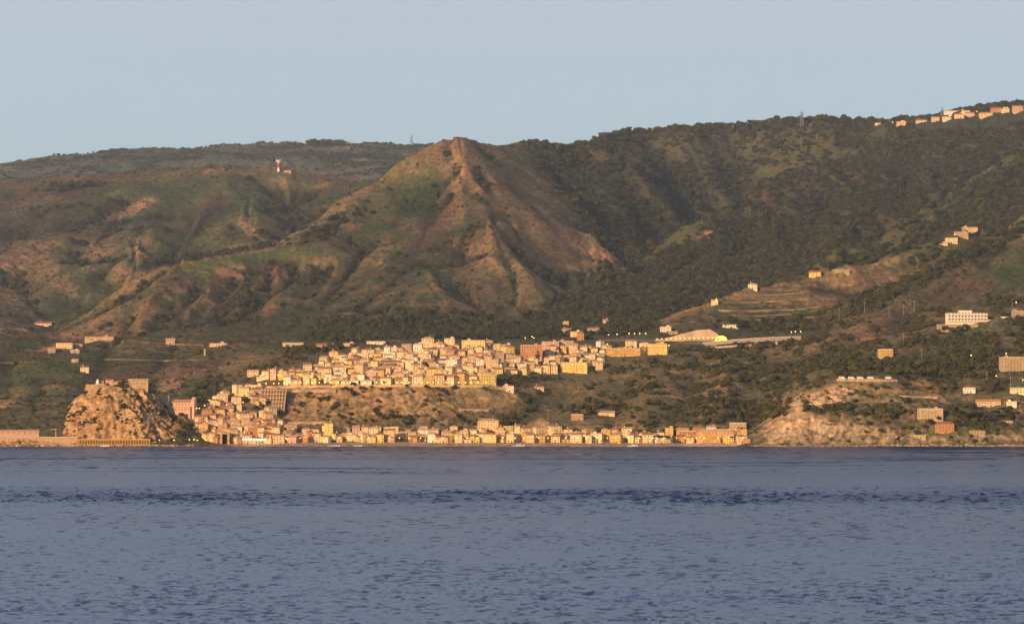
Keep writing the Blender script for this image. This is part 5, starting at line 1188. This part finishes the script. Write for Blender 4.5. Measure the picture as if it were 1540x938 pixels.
T_ = [
 ('round', 'just below the promenade wall', [(531, 596, 1.0), (522, 589, .6), (641, 585, .7), (665, 592, .9), (620, 590, .5), (658, 588, .7), (672, 596, .8)]),
 ('round', 'on the promenade edge', [(533, 582, .8), (541, 579, .6), (555, 580, .7), (578, 580, .7), (498, 582, .5), (516, 579, .6)]),
 ('round', 'in the middle of upper town', [(640, 556, 1.1), (645, 555, .9), (505, 552, .8), (512, 552, .8), (497, 551, .7), (565, 548, .6), (684, 541, .7), (709, 542, .9), (715, 530, .7), (720, 531, .7), (728, 531, .6)]),
 ('round', 'on the cliff above the beach', [(462, 600, .8), (480, 603, .7), (452, 612, .7), (505, 613, .8), (520, 612, .6), (527, 627, .8), (492, 630, .7), (510, 628, .7), (570, 630, 1.1), (575, 632, .9), (568, 607, .8), (600, 630, .8), (618, 637, 1.), (610, 641, .8), (638, 612, .7), (642, 628, .6), (622, 592, .5), (640, 606, .8)]),
 ('round', 'scattered on the bare bluff', [(random.Random(k).uniform(440, 670), random.Random(k + 99).uniform(592, 645), random.Random(k + 7).uniform(.35, .75)) for k in range(46)]),
 ('round', 'behind the beach houses', [(705, 640, 1.), (697, 636, .8), (760, 640, 1.), (772, 634, 1.), (690, 630, .9), (850, 650, .9), (935, 652, 1.1), (946, 648, 1.2), (960, 655, .9), (975, 655, 1.), (1000, 656, 1.1), (1012, 655, .9), (900, 652, .9), (1095, 662, .9), (1118, 662, .8)]),
 ('pine', 'among the beach houses', [(664, 665, .7), (708, 665, .8), (713, 665, .7), (669, 662, .6), (992, 666, .9), (1003, 666, .8), (1101, 666, .8), (1116, 664, .8)]),
 ('round', 'in the ravine below the yellow block', [(752, 572, 1.1), (762, 574, 1.), (775, 573, 1.2), (788, 575, 1.1), (800, 572, 1.), (812, 574, 1.1), (825, 573, 1.), (745, 578, 1.1), (783, 582, .9), (840, 572, .9)]),
 ('round', 'left of the upper town', [(400, 556, .9), (412, 552, .8), (430, 549, .9), (445, 545, .9), (385, 584, .9), (372, 576, .9), (360, 585, .9), (350, 592, .8), (395, 561, .9), (458, 544, .8), (363, 607, .9), (371, 606, .8), (385, 618, .8), (395, 614, .7)]),
 ('round', 'between rock and old quarter', [(270, 640, 1.1), (277, 645, 1.1), (283, 652, 1.1), (268, 655, 1.), (275, 660, 1.1), (290, 656, .9), (258, 632, .8), (272, 628, .8)]),
 ('round', 'in the old quarter', [(404, 648, 1.1), (411, 651, .9), (436, 648, .8), (320, 624, .6), (428, 650, .8)]),
 ('pine', 'on the headland slope', [(1365, 592, 1.3), (1357, 590, 1.1), (1385, 570, 1.1), (1395, 572, 1.2), (1405, 574, 1.1), (1418, 575, 1.), (1455, 640, 1.4), (1470, 636, 1.4), (1485, 640, 1.3), (1497, 634, 1.2), (1445, 632, 1.2), (1462, 622, 1.2), (1440, 648, 1.1), (1508, 628, 1.1)]),
 ('round', 'on the headland slope', [(1275, 612, .9), (1283, 616, .8), (1268, 618, .8), (1340, 632, 1.2), (1348, 628, 1.1), (1335, 640, .9), (1325, 652, .9), (1368, 650, 1.), (1378, 655, .9), (1400, 640, 1.), (1412, 634, .8), (1360, 648, .9), (1317, 588, .8), (1310, 584, .7), (1328, 586, .8), (1278, 596, .7), (1225, 620, .9), (1213, 619, .8), (1232, 624, .7), (1300, 625, .8), (1307, 640, .8), (1318, 615, .8), (1390, 646, .8), (1433, 588, .9), (1428, 580, 1.), (1350, 565, 1.), (1362, 572, .9)]),
 ('olive', 'on the headland terraces', [(1264, 583, .7), (1300, 591, .7), (1295, 580, .6), (1340, 605, .7), (1375, 606, .7), (1247, 602, .7), (1395, 586, .8), (1290, 633, .7), (1262, 628, .7), (1430, 660, .8), (1460, 658, .8), (1500, 655, .8), (1352, 660, .7)]),
 ('round', 'below the white hillside hotel', [(1420, 500, 1.2), (1432, 503, 1.2), (1444, 501, 1.2), (1452, 497, 1.1), (1410, 506, 1.1), (1440, 508, 1.), (1400, 510, 1.), (1515, 485, .9), (1538, 500, .9)]),
 ('round', 'on the right skyline', [(1475, 170, 1.1), (1480, 169, 1.2), (1487, 170, 1.), (1470, 172, .8), (1515, 166, .8), (1503, 166, .8), (1395, 183, .7), (1377, 184, .8), (1310, 188, .6), (1292, 188, .8), (1300, 188, .7), (1365, 186, .7), (1525, 164, .8)]),
 ('round', 'in the far ridge grove', [(464 + 4.5 * k, 220.5, 1.75 + .15 * math.sin(k * 1.3)) for k in range(12)] + [(432, 218, .9), (438, 218, .8), (444, 218, 1.), (450, 219, .9), (455, 219, .7)]),
 ('cypress', 'on the right skyline', [(1310, 188, .9), (1400, 182, .8)]),
 ('round', 'on the central skyline', [(968, 200, .9), (977, 199, 1.), (985, 199, .9), (930, 204, .8), (1008, 199, .7), (1145, 193, .7)]),
 ('round', 'on the terraced spur', [(1205, 480, 1.), (1195, 482, 1.), (1290, 460, 1.1), (1300, 462, 1.1), (1280, 465, 1.), (1275, 458, 1.), (1215, 498, 1.), (1190, 496, .9), (1170, 498, .9), (1150, 500, .9), (1130, 500, .9)]),
]
g_ = random.Random(5)
T_.append(('round', 'between upper-town houses', [(px, py, g_.uniform(.5, .8)) for px, py in [(g_.uniform(500, 735), g_.uniform(528, 570)) for _ in range(26)] + [(g_.uniform(760, 905), g_.uniform(530, 565)) for _ in range(14)]]))
T_.append(('round', 'hanging below the promenade wall', [(g_.uniform(440, 735), g_.uniform(583.5, 589), g_.uniform(.35, .75)) for _ in range(18)]))
T_.append(('round', 'between old-quarter houses', [(g_.uniform(300, 430), g_.uniform(622, 655), g_.uniform(.5, .8)) for _ in range(12)]))
for kind, where, ps in T_:
    for px, py, sc in ps: tree(kind, px, py, sc, where)

# woods and scrub: countless, so each is one object that scatters small leaf clumps over the ground
def scatter(name, label, pts, sizes, meshes):
    src = bpy.data.collections.new(name + ' sources')
    for k, me in enumerate(meshes): src.objects.link(bpy.data.objects.new(name + '_clump', me))
    me = bpy.data.meshes.new(name); me.vertices.add(len(pts)); me.vertices.foreach_set('co', np.asarray(pts, np.float32).ravel())
    a = me.attributes.new('size', 'FLOAT', 'POINT'); a.data.foreach_set('value', np.asarray(sizes, np.float32)); me.update()
    o = link(name, me, kind='stuff', label=label)
    g = bpy.data.node_groups.new(name, 'GeometryNodeTree'); g.interface.new_socket('Geometry', in_out='INPUT', socket_type='NodeSocketGeometry'); g.interface.new_socket('Geometry', in_out='OUTPUT', socket_type='NodeSocketGeometry')
    gi, go = g.nodes.new('NodeGroupInput'), g.nodes.new('NodeGroupOutput'); iop = g.nodes.new('GeometryNodeInstanceOnPoints'); ci = g.nodes.new('GeometryNodeCollectionInfo')
    ci.inputs['Collection'].default_value = src; ci.inputs['Separate Children'].default_value = True; ci.inputs['Reset Children'].default_value = True
    na = g.nodes.new('GeometryNodeInputNamedAttribute'); na.data_type = 'FLOAT'; na.inputs['Name'].default_value = 'size'
    rv = g.nodes.new('FunctionNodeRandomValue'); rv.data_type = 'FLOAT_VECTOR'; rv.inputs['Max'].default_value = (.3, .3, 6.28)
    iop.inputs['Pick Instance'].default_value = True
    g.links.new(gi.outputs[0], iop.inputs['Points']); g.links.new(ci.outputs[0], iop.inputs['Instance']); g.links.new(na.outputs['Attribute'], iop.inputs['Scale']); g.links.new(rv.outputs['Value'], iop.inputs['Rotation']); g.links.new(iop.outputs[0], go.inputs[0])
    md = o.modifiers.new('scatter', 'NODES'); md.node_group = g
    return o
def woods():
    du = us[1] - us[0]; area = (du * Y) * np.gradient(ys)[:, None]
    ok = VIS & (H > 4)
    clear = np.zeros_like(H, bool)
    isup = (PYc < 592) & (PYc > 513) & (Y < 5520) & (PXc > np.interp(PYc, [513, 525, 540, 555, 570, 585], [625, 595, 495, 450, 398, 380])) & (PXc < 912) & ~((PYc > 567) & (PXc > 745)); ism = (Y < 5078) & (PXc > 290) & (PXc < 1130)
    ok &= ~isup & ~ism
    for px, py, wd in ((1454, 489, 46), (1440, 496, 34), (1400, 632, 24), (1422, 650, 18), (1523, 558, 24), (1332, 538, 14), (1458, 591, 12), (1290, 571, 40), (1075, 516, 22), (1110, 515, 22), (1150, 511, 22), (1190, 508, 22), (1487, 612, 20), (1030, 512, 45), (990, 533, 20), (937, 536, 28), (868, 632, 12), (912, 625, 16), (1232, 417, 14), (1265, 410, 18), (1440, 360, 26), (1130, 435, 10), (1497, 482, 16), (1320, 189, 10), (1356, 190, 14), (1386, 185, 16), (1407, 183, 13), (1424, 183, 13), (1443, 179, 22), (1459, 177, 15), (1483, 177, 18), (1498, 170, 15), (1512, 170, 14), (1531, 170, 16), (65, 490, 20), (97, 526, 22)):
        x0, y0, z0 = hit(px, py); ok &= ~((np.abs(X - x0) < wd) & (Y > y0 - (26 if py > 200 else 60)) & (Y < y0 + 14))
    f = FOREST * (1 + .3 * nz2)
    def pick(dens):
        p = np.where(ok, dens * area, 0)
        m = rng.random(H.shape) < p; i, j = np.nonzero(m)
        yy = Y[i, j]; jx = rng.uniform(-.5, .5, len(i)) * du * yy
        return np.stack([X[i, j] + jx, yy, H[i, j]], 1), i, j
    cl = [crown_mesh('clump', mt, lobes_round(s, .55, .85, 5), 90, .20, s) for s, mt in ((21, M_LEAF), (22, M_PINE), (23, M_LEAF), (24, M_OLIVE), (25, M_PINE))]
    p, i, j = pick(np.clip(f - .18, 0, 1) * .052 * (Y >= 5560))
    scatter('woods', 'dark green woods covering the hills and ravines', p, rng.gamma(9, .44, len(p)).clip(1.8, 7.5) * (1 - .12 * (Y[i, j] < 5450)) * np.where(Y[i, j] > 7300, .6, 1), cl)
    ct = [crown_mesh('clump', mt, lobes_round(s_, .55, .85, 5), 110, .19, s_) for s_, mt in ((41, M_THICK), (42, M_LEAF), (43, M_THICK), (44, M_OLIVE))]
    pt, i, j = pick(np.clip(f - .2, 0, 1) * .05 * (Y < 5560))
    scatter('thicket', 'olive and dark green trees and bushes over the slopes near the shore', pt, rng.gamma(7, .5, len(pt)).clip(1.2, 7), ct)
    sc = [crown_mesh('clump', mt, lobes_round(s, .35, .8, 4), 50, .24, s) for s, mt in ((31, M_SCRUB), (32, M_OLIVE), (33, M_SCRUB), (34, M_LEAF))]
    p2, i, j = pick((SCRUBW * .017 + GRASSW * .004 + rockw * .006) * np.clip(.4 + nz2 * 1.6, .05, 2.) * np.where(Y < 5500, 1.6, 1))
    sz = rng.gamma(6, .26, len(p2)).clip(.6, 3.6)
    # tufts clinging to the castle rock
    q_ = CRV[:175].reshape(-1, 3); n_ = fbm(q_[:, 0] / 16, q_[:, 2] / 8, 3, 61) + .45 * np.exp(-((q_[:, 2] - 36) / 6) ** 2) + .35 * (q_[:, 2] > 66)
    s_ = (rng.random(len(q_)) < .09 * (n_ > .36)) & (q_[:, 1] < 5055)
    p2 = np.concatenate([p2, q_[s_]]); sz = np.concatenate([sz, rng.uniform(.8, 2.6, s_.sum())])
    scatter('scrub', 'dry bushes and low scrub over the open slopes', p2, sz, sc)
    print('WOODS', len(p), 'SCRUB', len(p2))
woods()

# ------------------------------------------------------------------ labels: look, place and, where those agree, order from the left
from collections import defaultdict
grp = defaultdict(list)
for o, stem, px in RECS: grp[' '.join(stem.split())].append((px, o))
for stem, l in grp.items():
    l.sort(key=lambda q_: q_[0])
    for i, (px, o) in enumerate(l): o['label'] = stem if len(l) == 1 else f'{stem}, {ordinal(i)}'
print('HOUSES', sum(1 for o in S.objects if o.get('category') == 'house'), 'OBJ', len(S.objects))


# ------------------------------------------------------------------ light, sky, camera
SUN_AZ, SUN_EL = R(212), R(14)     # clockwise from +Y
sv = (math.sin(SUN_AZ) * math.cos(SUN_EL), math.cos(SUN_AZ) * math.cos(SUN_EL), math.sin(SUN_EL))
sl = bpy.data.lights.new('sun', 'SUN'); sl.energy = 5.2; sl.angle = R(.6); sl.color = (1, .63, .32)
so = bpy.data.objects.new('sun', sl); C.objects.link(so)
import mathutils
so.rotation_euler = mathutils.Vector(sv).to_track_quat('Z', 'Y').to_euler(); so.location = (-3000, -3000, 2000)
w = bpy.data.worlds.new('World'); S.world = w; w.use_nodes = True
nt = w.node_tree; bg = nt.nodes['Background']
sk = nt.nodes.new('ShaderNodeTexSky'); sk.sky_type = 'NISHITA'; sk.sun_disc = False
sk.sun_elevation = SUN_EL; sk.sun_rotation = SUN_AZ; sk.air_density = 1.; sk.dust_density = .6; sk.ozone_density = 1.5
# evening haze shifts the clear sky to a flatter, cooler blue with a faint warm band overhead
tcw = nt.nodes.new('ShaderNodeTexCoord'); spx = nt.nodes.new('ShaderNodeSeparateXYZ'); nt.links.new(tcw.outputs['Generated'], spx.inputs[0])
rw = nt.nodes.new('ShaderNodeValToRGB'); cr = rw.color_ramp
cr.elements[0].position = .0; cr.elements[0].color = (.34, .56, .71, 1); cr.elements[1].position = 1.; cr.elements[1].color = (.10, .17, .36, 1)
for p_, c_ in ((.056, (.33, .57, .725)), (.078, (.395, .58, .76)), (.106, (.495, .565, .74)), (.17, (.37, .475, .68)), (.3, (.28, .365, .57)), (.5, (.21, .27, .47))):
    e_ = cr.elements.new(p_); e_.color = (*c_, 1)
nt.links.new(spx.outputs['Z'], rw.inputs['Fac'])
mulw = nt.nodes.new('ShaderNodeVectorMath'); mulw.operation = 'SCALE'; mulw.inputs['Scale'].default_value = 1 / .13
nt.links.new(rw.outputs['Color'], mulw.inputs[0])
mxw = nt.nodes.new('ShaderNodeMix'); mxw.data_type = 'RGBA'; mxw.inputs[0].default_value = .9
nt.links.new(sk.outputs[0], mxw.inputs[6]); nt.links.new(mulw.outputs[0], mxw.inputs[7])
nt.links.new(mxw.outputs[2], bg.inputs[0]); bg.inputs[1].default_value = .13
cam = bpy.data.cameras.new('camera'); co = bpy.data.objects.new('camera', cam); C.objects.link(co)
co.location = (0, 0, CAMH); co.rotation_euler = (math.pi / 2 + PITCH, 0, 0)
cam.sensor_fit = 'HORIZONTAL'; cam.angle = 2 * math.atan(CX / F); cam.clip_start = 1; cam.clip_end = 60000
S.camera = co
S.view_settings.view_transform = 'Standard'; S.view_settings.look = 'None'; S.view_settings.exposure = 0
